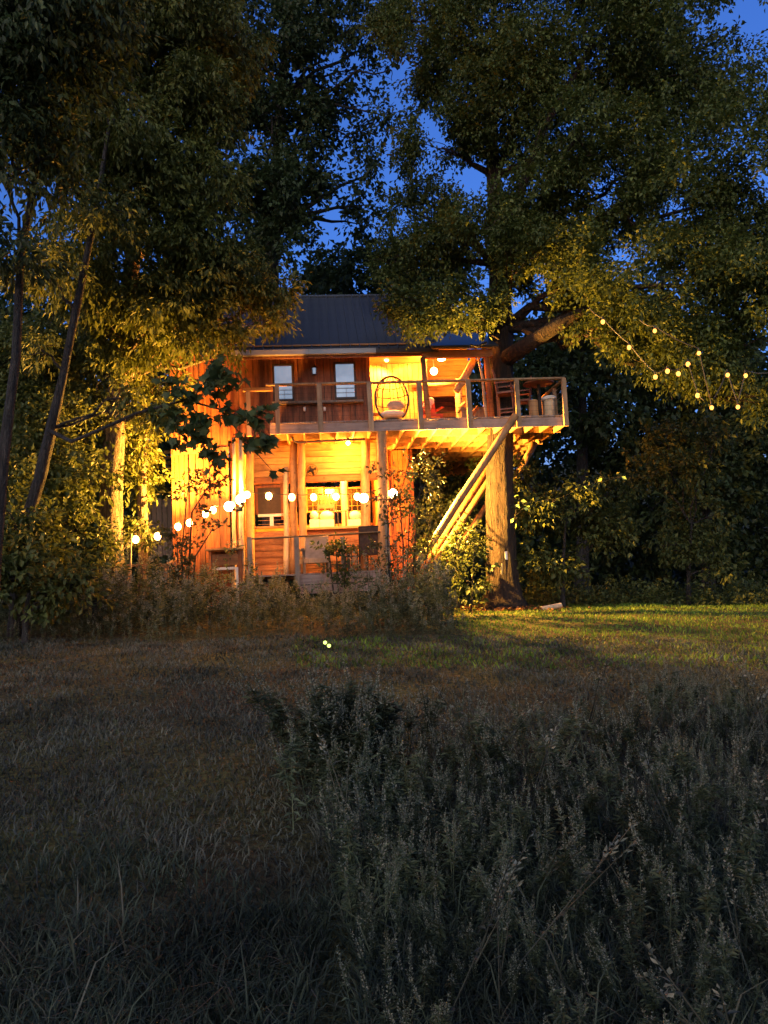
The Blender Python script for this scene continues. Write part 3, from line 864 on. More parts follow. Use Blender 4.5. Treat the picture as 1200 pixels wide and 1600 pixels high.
# red bundle chair seen at the porch
rc = thing('low_chair', H(4.15, 1.25, 0), 'low red chair heaped with pale cushions behind the porch railing', 'chair', rz=YAW + .3)
MB().box((0, 0, .33), (.46, .44, .07)).build('seat', M['red_paint'], rc)
MB().box((0, .22, .58), (.44, .05, .46), Quaternion((1, 0, 0), -.2)).build('backrest', M['red_paint'], rc)
for sx in (-1, 1):
    for sy in (-1, 1): MB().box((sx * .19, sy * .18, .15), (.05, .05, .3)).build('leg', M['red_paint'], rc)
    MB().box((sx * .24, 0, .55), (.06, .46, .035)).build('armrest', M['red_paint'], rc)
MB().ball((-.08, .08, .62), (.13, .10, .13), 10, 7).build('cushion', M['cushion'], rc, True)
MB().ball((.06, .12, .78), (.10, .08, .11), 10, 7).build('cushion', M['cushion'], rc, True)
# tall bar chairs
def bar_chair(loc, label, rz):
    t = thing('bar_chair', loc, label, 'bar chair', 'tall chairs on the upper deck', rz)
    MB().box((0, 0, .68), (.44, .42, .05)).build('seat', M['redwood'], t)
    for sx in (-1, 1):
        MB().tube([(sx * .2, -.19, 0), (sx * .19, -.18, .66)], .022, 6).build('leg', M['redwood'], t)
        MB().tube([(sx * .2, .2, 0), (sx * .19, .2, .68), (sx * .19, .27, 1.28)], .022, 6).build('leg', M['redwood'], t)
        MB().box((sx * .23, 0, .93), (.06, .44, .03)).build('armrest', M['redwood'], t)
        MB().tube([(sx * .22, -.17, .69), (sx * .22, -.17, .92)], .018, 6).build('arm_post', M['redwood'], t)
        MB().box((sx * .195, 0, .25), (.03, .36, .03)).build('stretcher', M['redwood'], t)
    MB().box((0, -.185, .28), (.36, .03, .035)).build('footrest', M['redwood'], t)
    for k in range(5):
        MB().box((-.15 + k * .075, .235, .98), (.055, .018, .56), Quaternion((1, 0, 0), -.11)).build('slat', M['redwood'], t)
    MB().box((0, .28, 1.27), (.42, .03, .07)).build('top_rail', M['redwood'], t)
    return t
bar_chair(H(5.95, .42, 0), 'red brown tall slatted bar chair in front of the oak trunk', YAW + 1.2)
bar_chair(H(6.62, 1.3, 0), 'red brown tall bar chair partly behind a railing post and table', YAW - 1.9)
bt = thing('bar_table', H(6.95, .85, 0), 'high round wooden pedestal table in the corner of the upper deck', 'bar table', rz=YAW)
MB().lathe((0, 0, 0), [(.36, 1.02), (.40, 1.03), (.40, 1.06), (.36, 1.07)], 20).build('table_top', M['redwood'], bt)
MB().lathe((0, 0, 0), [(.06, .04), (.045, .3), (.05, 1.02)], 10).build('pedestal', M['dark_trim'], bt, True)
MB().lathe((0, 0, 0), [(.26, 0), (.25, .025), (.07, .04)], 16).build('base', M['dark_trim'], bt)
lsx = thing('log_stool', H(7.02, .30, 0), 'short log stool with a pale cushion near the deck corner', 'stool', 'log stools on the upper deck', YAW)
MB().lathe((0, 0, 0), [(.14, 0), (.13, .2), (.14, .45)], 12).build('log', M['pale_log'], lsx, True)
MB().lathe((0, 0, 0), [(.15, .452), (.19, .48), (.19, .53), (.12, .56)], 14).build('cushion', M['cushion'], lsx, True)
lsx = thing('log_stool', H(6.62, .35, 0), 'bare cut log stool beside the front railing post under the round table', 'stool', 'log stools on the upper deck', YAW)
MB().lathe((0, 0, 0), [(.13, 0), (.12, .2), (.13, .46), (.11, .48)], 12).build('log', M['log'], lsx, True)
ch = thing('storage_chest', H(5.35, 1.9, 0), 'dark low wooden chest behind the railing left of the oak trunk', 'chest', rz=YAW)
MB().box((0, 0, .31), (.62, .4, .60)).build('box', M['grey_wood'], ch)
MB().box((0, 0, .64), (.68, .46, .05)).build('lid', M['grey_wood'], ch)
MB().ball((.05, -.21, .42), (.025, .02, .025), 8, 5).build('knob', M['steel'], ch, True)

# lower deck furniture
FZ = -3.65
ac = thing('armchair', H(.93, .5, FZ), 'grey cushioned patio armchair on the lower deck beside the left railing post', 'armchair', rz=YAW + math.pi + .25)
MB().box((0, 0, .30), (.62, .60, .10)).build('frame', M['grey_wood'], ac)
MB().ball((0, -.02, .42), (.31, .30, .10), 14, 8).build('seat_cushion', M['taupe'], ac, True)
MB().box((0, .27, .62), (.56, .14, .56), Quaternion((1, 0, 0), -.22)).build('back_cushion', M['taupe'], ac)
for sx in (-1, 1):
    MB().box((sx * .34, 0, .58), (.08, .62, .05)).build('armrest', M['grey_wood'], ac)
    for sy in (-1, 1): MB().box((sx * .31, sy * .26, .28), (.06, .06, .56)).build('leg', M['grey_wood'], ac)
bn = thing('patio_table', H(1.52, .75, FZ), 'low slatted wooden table between the patio chairs', 'table', rz=YAW)
for k in range(4): MB().box((0, -.15 + k * .1, .46), (.62, .09, .03)).build('slat', M['cedar_h'], bn)
for sx in (-1, 1):
    for sy in (-1, 1): MB().box((sx * .27, sy * .14, .22), (.05, .05, .44)).build('leg', M['black_metal'], bn)
MB().box((0, 0, .2), (.5, .03, .03)).build('stretcher', M['black_metal'], bn)
def sling(loc, label, rz):
    t = thing('sling_chair', loc, label, 'patio chair', 'sling chairs on the lower deck', rz)
    MB().box((0, 0, .40), (.48, .46, .025)).build('seat', M['brown_sling'], t)
    b_ = MB().box((0, .26, .74), (.48, .025, .66), Quaternion((1, 0, 0), -.16)).build('backrest', M['brown_sling'], t)
    for sx in (-1, 1):
        MB().tube([(sx * .25, .20, 0), (sx * .25, .22, .4), (sx * .25, .315, 1.06)], .016, 6).build('frame', M['black_metal'], t)
        MB().tube([(sx * .26, -.24, 0), (sx * .26, -.23, .60), (sx * .26, -.18, .63), (sx * .26, .22, .62)], .016, 6).build('frame', M['black_metal'], t)
    MB().tube([(-.25, .315, 1.06), (.25, .315, 1.06)], .016, 6).build('top_rail', M['black_metal'], t)
    return t
sling(H(2.27, .35, FZ), 'dark brown high backed sling chair turned away at right of lower deck', YAW + math.pi + .05)
sling(H(1.98, 1.0, FZ), 'dark sling chair facing the camera behind the potted bush', YAW - 1.2)

# room furniture: white cushioned seats, black stool chair, red chair, fan
def white_seat(x0, x1, label, y=2.5):
    a, b = hp(x0, 826, y), hp(x1, 800, y)
    t = thing('bench_seat', H((a.x + b.x) / 2, y, FZ), label, 'bench seat', 'white seats behind the counter', YAW)
    w = b.x - a.x; zt = b.z - FZ
    MB().box((0, 0, (zt - .45) / 2), (w, .5, zt - .45)).build('base', M['white'], t)
    MB().box((0, -.02, zt - .33), (w * .96, .5, .22)).build('seat_cushion', M['cushion'], t)
    MB().ball((0, .0, zt - .10), (w * .46, .2, .14), 14, 8).build('pillow', M['cushion'], t, True)
    return t
white_seat(484, 498, 'narrow white seat at left end behind the lit counter')
white_seat(499, 523, 'wide white cushioned seat in middle behind the lit counter')
white_seat(543, 566, 'white cushioned seat at right end beside the black metal chair')
a = hp(530, 800, 2.0)
bs = thing('metal_chair', H(a.x, 1.95, FZ), 'tall black metal tube chair in front of the white seats', 'chair', rz=YAW)
zt = hp(530, 797, 1.95).z - FZ
for sx in (-.13, .17):
    MB().tube([(sx, 0, 0), (sx, 0, zt - .06), (sx + .03, 0, zt), (sx + .1, .1, zt)], .018, 6).build('leg', M['black_metal'], bs, True)
    MB().tube([(sx + .1, .3, 0), (sx + .1, .3, zt)], .018, 6).build('leg', M['black_metal'], bs)
MB().box((.03, .15, zt - .45), (.4, .36, .03)).build('seat', M['black_metal'], bs)
MB().tube([(-.13, .0, zt - .04), (.2, .0, zt - .02)], .02, 6).build('top_rail', M['redwood'], bs)
a = hp(509, 790, 3.2)
rd = thing('red_chair', H(a.x, 3.2, FZ), 'bright red slat backed chair seen through the lower opening', 'chair', rz=YAW + math.pi)
zt = hp(509, 776, 3.2).z - FZ
for sx in (-.22, .22):
    MB().box((sx, 0, zt / 2 - .1), (.05, .05, zt - .2)).build('post', M['red_paint'], rd)
for k in range(4): MB().box((-.11 + k * .075, 0, zt - .1), (.045, .025, .36)).build('slat', M['red_paint'], rd)
MB().box((0, .002, zt - .28), (.44, .06, .12)).build('rail', M['red_paint'], rd)
MB().box((0, -.25, zt - .6), (.46, .44, .05)).build('seat', M['red_paint'], rd)
a = hp(487, 735, 1.25)
fn = thing('wall_fan', H(a.x, 1.25, a.z), 'round caged fan fixed beside the log post below the pale boards', 'fan', rz=YAW)
cage = MB()
for r in (.15, .10, .05):
    cage.tube([(r * math.cos(t), -.05, r * math.sin(t)) for t in np.linspace(0, 2 * math.pi, 21)], .006, 4, False)
for k in range(10):
    t = k * math.pi / 5; cage.tube([(0.03 * math.cos(t), -.06, .03 * math.sin(t)), (.15 * math.cos(t), -.05, .15 * math.sin(t))], .004, 4)
cage.build('cage', M['black_metal'], fn)
for k in range(4):
    t = k * math.pi / 2 + .4
    MB().box((.07 * math.cos(t), -.01, .07 * math.sin(t)), (.12, .008, .06), Quaternion((0, 1, 0), -t) @ Quaternion((1, 0, 0), .5)).build('blade', M['black_metal'], fn)
MB().tube([(0, -.03, 0), (0, .1, 0)], .04, 10).build('motor', M['black_metal'], fn)

# =================================================================== left side: rail, pole, fence, wood things
lf = thing('stair_rail', at(205, 905, 16.6), 'low wooden landing rail with pickets left of the tower', 'railing')
b0 = Vector(lf.location)
a, b, c = at(197, 884, 16.6) - b0, at(262, 883, 16.6) - b0, at(276, 872, 16.9) - b0
MB().tube([a, b], .035, 6).build('rail', M['log'], lf); MB().tube([b, c], .03, 6).build('rail', M['log'], lf)
for px_ in (200, 226, 258):
    p_ = at(px_, 884, 16.62) - b0
    MB().tube([p_ - Vector((0, 0, .75)), p_], .035, 6).build('post', M['log'], lf)
for px_ in (262, 266, 270, 274):
    p_ = at(px_, 878, 16.7) - b0
    MB().box((p_.x, p_.y, p_.z - .25), (.03, .03, .5)).build('picket', M['log'], lf)
pl = thing('light_pole', at(204, 890, 16.4), 'thin pole holding up the left end of the bulb string', 'pole')
MB().tube([(0, 0, -.7), (0, 0, 0), (0.03, 0, .78)], [.022, .02, .018], 7).build('pole', M['pale_log'], pl)
gf = thing('board_fence', at(258, 850, 20), 'grey weathered board fence half hidden behind the left of the tower', 'fence')
for k in range(7):
    MB().box((-.42 + k * .14, random.uniform(0, .02), .45), (.12, .025, 1.5 + random.uniform(-.05, .05))).build('plank', M['grey_wood'], gf)
MB().box((0, .035, .9), (1.0, .04, .08)).build('rail', M['grey_wood'], gf)
MB().box((-.45, .08, -.1), (.09, .09, 1.6)).build('post', M['grey_wood'], gf); MB().box((.45, .08, -.1), (.09, .09, 1.6)).build('post', M['grey_wood'], gf)

# =================================================================== foliage makers
def norm(v): return v / np.maximum(np.linalg.norm(v, axis=-1, keepdims=True), 1e-9)
def clump(P, k=1.0, seed=0):
    r = np.random.default_rng(seed); s = 0
    for i in range(5):
        d = norm(r.normal(size=3)) * k * r.uniform(1.0, 3.2)
        s = s + np.sin(P @ d + r.uniform(0, 6.3))
    return s / 5
def leaf_verts(pos, d, nrm, L, Wd, fold=.25):
    """leaf = folded diamond, two triangles; pos (N,3), d direction, nrm approx normal"""
    s = norm(np.cross(d, nrm)); n2 = norm(np.cross(s, d))
    L = np.asarray(L)[:, None]; Wd = np.asarray(Wd)[:, None]
    b = pos; t = pos + d * L - n2 * L * .12
    m = pos + d * L * .45
    l_ = m + s * Wd * .5 + n2 * Wd * fold; r_ = m - s * Wd * .5 + n2 * Wd * fold
    V = np.stack([b, l_, t, r_], 1).reshape(-1, 3)
    i = np.arange(len(pos))[:, None] * 4
    T = np.concatenate([i + np.array([[0, 2, 1]]), i + np.array([[0, 3, 2]])], 1).reshape(-1, 3)
    return V, T
def sprays(C, out, rng, per=14, L=.14, Wd=.07, length=.45, droop=.3, jit=.5):
    """leafy twigs: C centres, out outward directions"""
    N = len(C)
    ax = norm(out * .7 + rng.normal(size=(N, 3)) * .75 + np.array([0, 0, -.15 - droop * .4]))
    t = rng.uniform(0, 1, (N, per, 1))
    side = rng.normal(size=(N, per, 3))
    pos = C[:, None] + ax[:, None] * (t - .3) * length + norm(side) * (rng.uniform(0, 1, (N, per, 1)) ** .7) * length * .22
    d = norm(ax[:, None] * .8 + norm(side) * .8 + np.array([0, 0, -droop]))
    nr = norm(np.array([0, 0, 1.0]) + rng.normal(size=(N, per, 3)) * jit)
    n = N * per
    Ls = L * rng.uniform(.6, 1.25, n)
    return leaf_verts(pos.reshape(-1, 3), d.reshape(-1, 3), nr.reshape(-1, 3), Ls, Ls * (Wd / L) * rng.uniform(.8, 1.2, n))
def blob_points(c, r, n, rng, seed, thr=-.15, squash=.8, k=2.0):
    P = norm(rng.normal(size=(n * 3, 3))) * (rng.uniform(0, 1, (n * 3, 1)) ** .42)
    out = norm(P)
    P = P * np.array([r, r, r * squash]) * (1 + .25 * clump(out * 2.5, 1, seed + 5)[:, None]) + np.array(c)
    k_ = clump(P, k / max(.5, min(r, 1.4)), seed) > thr
    return P[k_][:n], out[k_][:n]
def tube_np(mb, p0, p1, r0, r1, rng, n=6, seg=5, wob=.08, sag=0.0):
    p0, p1 = Vector(p0), Vector(p1); L = (p1 - p0).length
    pts, rr = [], []
    for i in range(seg + 1):
        t = i / seg
        o = Vector(rng.normal(size=3)) * wob * L * .35 * math.sin(math.pi * t)
        pts.append(p0.lerp(p1, t) + o + Vector((0, 0, sag * L * math.sin(math.pi * t)))); rr.append(r0 + (r1 - r0) * t)
    mb.tube(pts, rr, n)
    return pts
def make_tree(name, label, cat, base, trunk, blobs, leaf, barkm, seed, dens=1.0, L=.14, Wd=.075, per=14, length=.45, droop=.3, thr=-.15, limbs=True, group=None, squash=.8, trunk_sides=12, limb_r=.07, flare=1.0, twigs=4, layers=2.6, limb_from=1):
    """trunk: list of (world point, radius); blobs: list of (centre, radius[, density])"""
    rng = np.random.default_rng(seed)
    t = thing(name, base, label, cat, group)
    B = Vector(base)
    mb = MB()
    # trunk with ribs and root flare
    if trunk:
        pts, rr = [], []
        for (a, ra), (b, rb) in zip(trunk[:-1], trunk[1:]):
            for k in range(5):
                s = k / 5; pts.append(Vector(a).lerp(Vector(b), s) - B); rr.append(ra + (rb - ra) * s)
        pts.append(Vector(trunk[-1][0]) - B); rr.append(trunk[-1][1])
        b0 = len(mb.v)
        mb.tube(pts, rr, trunk_sides)
        for i in range(b0, len(mb.v)):
            v = mb.v[i]; ring = (i - b0) // trunk_sides; kk = (i - b0) % trunk_sides
            c = pts[ring]; d = v - c
            f = 1 + .07 * math.sin(kk * 2.4 + ring * .35) + .05 * random.uniform(-1, 1)
            h = max(0, v.z)
            f *= 1 + flare * .55 * math.exp(-h / .35) * (1 + .35 * math.sin(kk * 2 * math.pi * 5 / trunk_sides))
            mb.v[i] = c + Vector((d.x * f, d.y * f, d.z))
    tw_ = MB()
    LV, LT, off = [], [], 0
    for bi, bl in enumerate(blobs):
        c, r = Vector(bl[0]), bl[1]; dn = bl[2] if len(bl) > 2 else 1.0
        if limbs and trunk:
            cand = [(Vector(p), q) for p, q in trunk[limb_from:]]
            p0, q0 = min(cand, key=lambda z: (z[0] - c).length + (1.5 if z[0].z > c.z else 0))
            r0 = min(q0 * .55, limb_r * (.7 + .4 * r))
            pts = tube_np(tw_, p0 - B, c - B, r0, .02, rng, 6, 6, .12, .03)
        else:
            pts = [c - B]
        for k in range(twigs):
            dv = Vector(rng.normal(size=3)).normalized(); dv.z *= .5
            st_ = pts[-1 - (k % min(3, len(pts)))]
            tube_np(tw_, st_, c - B + dv * r * .85, .018, .006, rng, 4, 4, .15)
        n = int(dens * dn * layers * math.pi * r * r / (L * Wd * .35) / per)
        P, out = blob_points(c - B, r, n, rng, seed * 31 + bi, thr, squash)
        V, T = sprays(P, out, rng, per, L, Wd, length, droop)
        LV.append(V); LT.append(T + off); off += len(V)
    for nm, q in (('trunk', mb), ('branches', tw_)):
        if q.v: q.build(nm, barkm, t, True)
    if LV: link('crown', np_mesh('crown', np.concatenate(LV), np.concatenate(LT)), leaf, t)
    return t
def ON(px, py, d):
    p = at(px, py, d); return Vector((p.x, p.y, float(gnd(p.x, p.y))))
def B_(*L):
    """blobs given as (pixel x, pixel y, distance, radius[, density])"""
    return [((at(q[0], q[1], q[2])), q[3], *(q[4:])) for q in L]

# =================================================================== the oak that carries the deck
ob = H(5.68, 1.05, -4.75); ob.z = float(gnd(ob.x, ob.y)) - .02
tr_ = [(ob, .40), (H(5.72, 1.05, -3.4), .37), (H(5.80, 1.05, -1.6), .345), (H(5.93, 1.05, 0), .34), (H(6.02, 1.05, 1.6), .33), (H(6.12, 1.1, 2.6), .31), (H(6.2, 1.2, 4.5), .26), (H(6.25, 1.3, 7), .19), (H(6.3, 1.4, 10), .1)]
oak = make_tree('oak_tree', 'big spreading oak growing up through the right of the deck', 'tree', ob, tr_, B_(
    (720, 70, 19.5, 2.0), (640, 40, 20, 1.0, .7), (830, 150, 19, 2.3), (690, 230, 19.5, 1.25), (662, 110, 20, .8, .8), (672, 320, 19.6, .8), (600, 20, 20, .7, .7), (640, 330, 20, .7, .7), (940, 70, 19, 2.6), (1090, 110, 18, 2.7, .8), (1000, 260, 18, 2.2, .75), (860, 330, 18.3, 1.8), (905, 440, 18.6, .6, .6),
    (1140, 300, 16.5, 2.2), (690, 370, 18.8, 1.3), (620, 400, 19.3, .95, .8), (800, 430, 17.8, 1.35), (920, 430, 17.2, 1.5), (1050, 460, 16.4, 1.7), (1165, 540, 15.8, 1.3),
    (640, 480, 17.3, .65), (715, 470, 17.4, .75), (770, 470, 17.2, .5), (690, 500, 17.1, .42), (640, 506, 17.2, .36), (742, 505, 17.0, .4), (605, 492, 17.3, .3), (985, 520, 17, .75), (1080, 560, 16.2, .95), (800, -120, 19, 3), (1050, -120, 18.5, 3), (650, 300, 19.8, .6, .6),
    (900, 215, 17.2, 1.2), (780, 340, 17.4, .9), (1190, 630, 15.6, .5), (1180, 430, 15.5, 1.4)),
    M['oak_leaf'], M['bark_oak'], 11, dens=1.2, L=.115, Wd=.065, length=.5, thr=.04, trunk_sides=22, limb_r=.10, flare=1.25, twigs=6, limb_from=5)
# main fork to the right and another up the middle
fk = MB(); rg = np.random.default_rng(5)
b0 = ob
pts_ = [H(6.05, 1.05, 1.7) - b0, at(830, 535, 18.4) - b0, at(875, 506, 17.6) - b0, at(925, 480, 17.8) - b0, at(990, 500, 17.2) - b0, at(1060, 480, 16.6) - b0]
fk.tube(pts_, [.24, .20, .17, .13, .09, .05], 10)
pts_ = [H(6.1, 1.1, 3.4) - b0, at(805, 320, 18.5) - b0, at(850, 200, 18.2) - b0, at(930, 60, 18) - b0]
fk.tube(pts_, [.16, .13, .1, .06], 9)
for a_, b_ in (((870, 505, 18.2), (850, 530, 17.8)), ((925, 480, 17.8), (960, 560, 17.2)), ((990, 500, 17.2), (1060, 610, 16.6)), ((780, 530, 17.6), (735, 510, 17)), ((760, 535, 17.5), (720, 545, 17.0)), ((1000, 560, 16.9), (1050, 625, 16.6)), ((990, 560, 16.9), (1090, 600, 16.4))):
    tube_np(fk, at(*a_) - b0, at(*b_) - b0, .03, .008, rg, 5, 6, .22)
fk.build('branches', M['bark_oak'], oak, True)
# tags nailed to the trunk
c = at(791, 868, 18.15); tg = thing('trunk_tag', c, 'white paper tag nailed to the oak trunk', 'tag')
MB().box((0, 0, 0), (.055, .015, .2)).build('tag', M['label_white'], tg)
c = at(784, 889, 18.2); tg = thing('trunk_marker', c, 'narrow yellow strip fixed to the foot of the oak trunk', 'marker')
MB().box((0, 0, 0), (.03, .02, .26), Quaternion((0, 1, 0), .12)).build('strip', M['label_yellow'], tg)
lgp = thing('cut_log', ON(862, 939, 18.6), 'short split log lying on the lawn right of the oak', 'log')
MB().tube([(-.28, 0, .02), (0.25, .1, .10)], [.07, .06], 9).build('log', M['pale_log'], lgp)

# =================================================================== other trees
def foot(px, py, d):
    p = at(px, py, d); return Vector((p.x, p.y, float(gnd(p.x, p.y)) - .03))
# tree behind the house, seen against the sky
b = foot(430, 930, 27)
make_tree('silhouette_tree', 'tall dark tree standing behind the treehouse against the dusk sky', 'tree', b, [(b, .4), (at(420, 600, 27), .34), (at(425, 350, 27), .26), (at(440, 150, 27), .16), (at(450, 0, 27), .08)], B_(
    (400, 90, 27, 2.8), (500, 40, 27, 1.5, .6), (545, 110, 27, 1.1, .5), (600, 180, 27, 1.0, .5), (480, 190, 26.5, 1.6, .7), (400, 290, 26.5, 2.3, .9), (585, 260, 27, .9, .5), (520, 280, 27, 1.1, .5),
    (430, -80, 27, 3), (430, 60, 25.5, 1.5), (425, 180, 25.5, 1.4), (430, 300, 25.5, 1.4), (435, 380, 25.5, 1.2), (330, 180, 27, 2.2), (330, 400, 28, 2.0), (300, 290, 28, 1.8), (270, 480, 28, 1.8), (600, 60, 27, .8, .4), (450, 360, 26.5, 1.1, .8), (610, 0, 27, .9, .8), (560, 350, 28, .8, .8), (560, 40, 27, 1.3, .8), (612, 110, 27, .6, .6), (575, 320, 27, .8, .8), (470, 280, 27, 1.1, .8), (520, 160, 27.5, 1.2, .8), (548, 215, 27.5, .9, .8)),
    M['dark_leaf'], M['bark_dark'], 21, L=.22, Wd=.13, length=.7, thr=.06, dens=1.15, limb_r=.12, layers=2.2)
# low dark trees beyond the ridge of the roof
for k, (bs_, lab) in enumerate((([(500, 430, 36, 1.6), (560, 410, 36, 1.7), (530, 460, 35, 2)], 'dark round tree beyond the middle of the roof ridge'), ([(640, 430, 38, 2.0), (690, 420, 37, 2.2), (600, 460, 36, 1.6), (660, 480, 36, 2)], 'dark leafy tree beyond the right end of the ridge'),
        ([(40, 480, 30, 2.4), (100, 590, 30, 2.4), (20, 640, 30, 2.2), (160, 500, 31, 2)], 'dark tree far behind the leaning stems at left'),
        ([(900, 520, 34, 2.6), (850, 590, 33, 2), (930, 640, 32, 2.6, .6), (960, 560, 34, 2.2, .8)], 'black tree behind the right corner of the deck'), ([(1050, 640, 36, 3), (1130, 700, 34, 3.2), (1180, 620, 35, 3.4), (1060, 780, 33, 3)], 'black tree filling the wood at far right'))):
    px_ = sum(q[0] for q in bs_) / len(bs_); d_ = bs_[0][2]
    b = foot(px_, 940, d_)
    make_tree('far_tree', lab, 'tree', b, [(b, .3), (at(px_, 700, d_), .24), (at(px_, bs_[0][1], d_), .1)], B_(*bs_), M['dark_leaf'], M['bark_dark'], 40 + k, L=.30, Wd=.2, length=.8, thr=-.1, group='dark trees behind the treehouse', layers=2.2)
# lit tree at the left
b = foot(175, 930, 16.6)
make_tree('walnut_tree', 'tall amber lit tree with pale trunk left of the tower', 'tree', b, [(b, .30), (at(172, 840, 16.6), .27), (at(175, 740, 16.6), .24), (at(185, 600, 16.4), .21), (at(205, 420, 16), .17), (at(240, 200, 15.5), .11), (at(260, 40, 15.2), .06)], B_(
    (260, 50, 15, 1.7), (310, 170, 14.8, 1.1), (230, 280, 14.5, 1.3), (325, 290, 15, .85), (290, 400, 15, 1.2), (380, 420, 15.6, .85), (430, 460, 16, .55), (160, 420, 15, 1.4), (340, 480, 15.4, .7),
    (120, 180, 14.5, 1.7), (200, -60, 15, 2.2), (300, 520, 15.4, .6), (370, 530, 15.8, .4, .9), (210, 520, 15.6, .9), (150, 80, 14, 1.5), (440, 500, 16.0, .35, .7), (250, 470, 14.6, .7), (350, 60, 15.5, 1.0)),
    M['left_leaf'], M['bark_pale'], 23, dens=1.5, L=.15, Wd=.06, length=.5, droop=.7, limb_r=.07, flare=.7, twigs=6, trunk_sides=16)
# slender trunk beside it
b = foot(226, 925, 17.6)
make_tree('slender_tree', 'slender tree with lit bare trunk between pale trunk and tower', 'tree', b, [(b, .15), (at(224, 840, 17.6), .12), (at(222, 760, 17.6), .11), (at(228, 640, 17.6), .08)], B_(
    (225, 640, 17.6, .9), (190, 700, 17.4, .8), (245, 590, 17.2, .75), (225, 760, 17.8, .55)), M['left_leaf'], M['bark_pale'], 25, L=.15, Wd=.07, droop=.5, flare=.9)
# understory bushes at the left
for k, (bs_, lab) in enumerate((([(60, 640, 17, 1.3), (20, 560, 17, 1.2), (110, 560, 17, 1.1)], 'amber tinted understory tree at the left edge behind dark stems'),
        ([(130, 740, 15.6, .8), (80, 780, 15.2, .9), (120, 830, 15.2, .7), (60, 720, 15.4, .8)], 'leafy bush below the leaning dark stem left of pale trunk'),
        ([(10, 905, 11.8, .5), (70, 925, 11.9, .42), (120, 905, 12.2, .38), (-40, 880, 11.8, .7), (40, 860, 12.2, .4)], 'ragged bush covering the foot of the leaning stem'),
        ([(30, 700, 16, 1.0), (90, 650, 16, 1.0), (150, 650, 16.4, .7), (50, 560, 16, 1.1), (180, 560, 16.2, .7)], 'olive lit understory tree between the leaning stem and the pale trunk'),
        ([(10, 830, 13, .8), (60, 880, 13, .55), (-20, 760, 13, .8), (30, 910, 12.6, .4)], 'low dark bush at the left edge of the weeds'),
        ([(120, 890, 14.6, .4), (150, 850, 15.2, .45), (215, 830, 17.4, .5), (105, 920, 14, .35)], 'small bush at the foot of the pale trunk'))):
    px_ = sum(q[0] for q in bs_) / len(bs_); d_ = bs_[0][2]
    b = foot(px_, 930, d_)
    make_tree('understory_bush', lab, 'bush', b, [(b, .06), (at(px_, bs_[0][1] + 60, d_), .045), (at(px_ + 8, bs_[0][1], d_), .02)], B_(*bs_), M['bush_leaf'], M['bark_dark'], 60 + k, L=.13, Wd=.075, length=.4, droop=.4, flare=.2, limb_r=.03, group='bushes under the left trees')
# dark young trees in front at the left
b = foot(22, 900, 13.0)
make_tree('leaning_tree', 'dark young tree with leaning slim trunk in front of lit leaves at left', 'tree', b, [(b, .115), (at(40, 820, 13.0), .105), (at(62, 750, 13.0), .10), (at(80, 670, 13.0), .095), (at(100, 580, 13.0), .07), (at(118, 490, 13.0), .07), (at(150, 330, 13.0), .05), (at(170, 200, 13.0), .03)], B_(
    (150, 330, 13.0, .8, .7), (70, 420, 13.0, .7, .6), (170, 180, 13.0, .9, .8), (200, 620, 13.0, .35, .8), (60, 540, 13.0, .4, .5), (255, 640, 13, .35)),
    M['left_leaf'], M['bark_dark'], 27, L=.13, Wd=.05, length=.42, droop=.6, flare=.3, limb_r=.03)
b = foot(-20, 900, 9.5)
make_tree('leaning_tree', 'near black young tree with forked stems on the left edge', 'tree', b, [(b, .08), (at(5, 720, 9.5), .07), (at(25, 560, 9.5), .055), (at(32, 400, 9.5), .045), (at(60, 250, 9.4), .04), (at(60, 100, 9.4), .03)], B_(
    (20, 240, 9.2, .9), (60, 60, 9, 1.1), (-30, 120, 9, 1.2), (10, 380, 9.2, .6, .6), (120, 20, 9.2, .9), (0, -60, 9, 1.4)), M['dark_leaf'], M['bark_dark'], 29, L=.13, Wd=.05, length=.42, droop=.6, flare=.3, limb_r=.03)
# low bough with large lobed leaves in front of the tower
bg_ = thing('maple_bough', at(120, 690, 10.6), 'near bough of large lobed leaves crossing the orange tower', 'branch')
B0 = Vector(bg_.location); rg = np.random.default_rng(33)
mb = MB(); tips = []
main = [at(*q) - B0 for q in ((76, 672, 12.95), (112, 690, 12.0), (160, 670, 10.9), (215, 645, 10.6), (290, 625, 10.7), (345, 640, 10.8), (385, 690, 10.9), (425, 735, 11))]
mb.tube(main, [.035, .03, .026, .022, .018, .013, .009, .005], 6)
subs = [((290, 625, 10.7), (330, 590, 10.6)), ((330, 590, 10.6), (370, 595, 10.6)), ((345, 640, 10.8), (395, 655, 10.7)), ((250, 633, 10.6), (290, 660, 10.6)), ((290, 660, 10.6), (330, 700, 10.7)), ((300, 628, 10.7), (260, 590, 10.6)), ((385, 690, 10.9), (420, 690, 10.9)), ((270, 640, 10.7), (275, 700, 10.7)), ((345, 640, 10.8), (330, 560, 10.8)), ((395, 655, 10.7), (415, 640, 10.7)), ((330, 590, 10.6), (345, 570, 10.6)), ((300, 660, 10.6), (315, 660, 10.5)), ((330, 700, 10.7), (335, 725, 10.7))]
P = []
for a_, b_ in subs:
    pts = tube_np(mb, at(*a_) - B0, at(*b_) - B0, .008, .004, rg, 5, 5, .12)
    for q in pts[1:]: P += [q] * 5
for q in main[4:]: P += [q] * 5
P = np.array([tuple(q) for q in P]); nP = len(P)
P = P + rg.normal(size=P.shape) * .075
outl = np.array([(0, 0), (.18, .10), (.50, .02), (.36, .26), (.62, .52), (.34, .50), (.26, .62), (.12, .66), (0, 1.0)])       # half of a lobed outline
full = np.concatenate([outl, outl[1:-1][::-1] * np.array([-1, 1])])
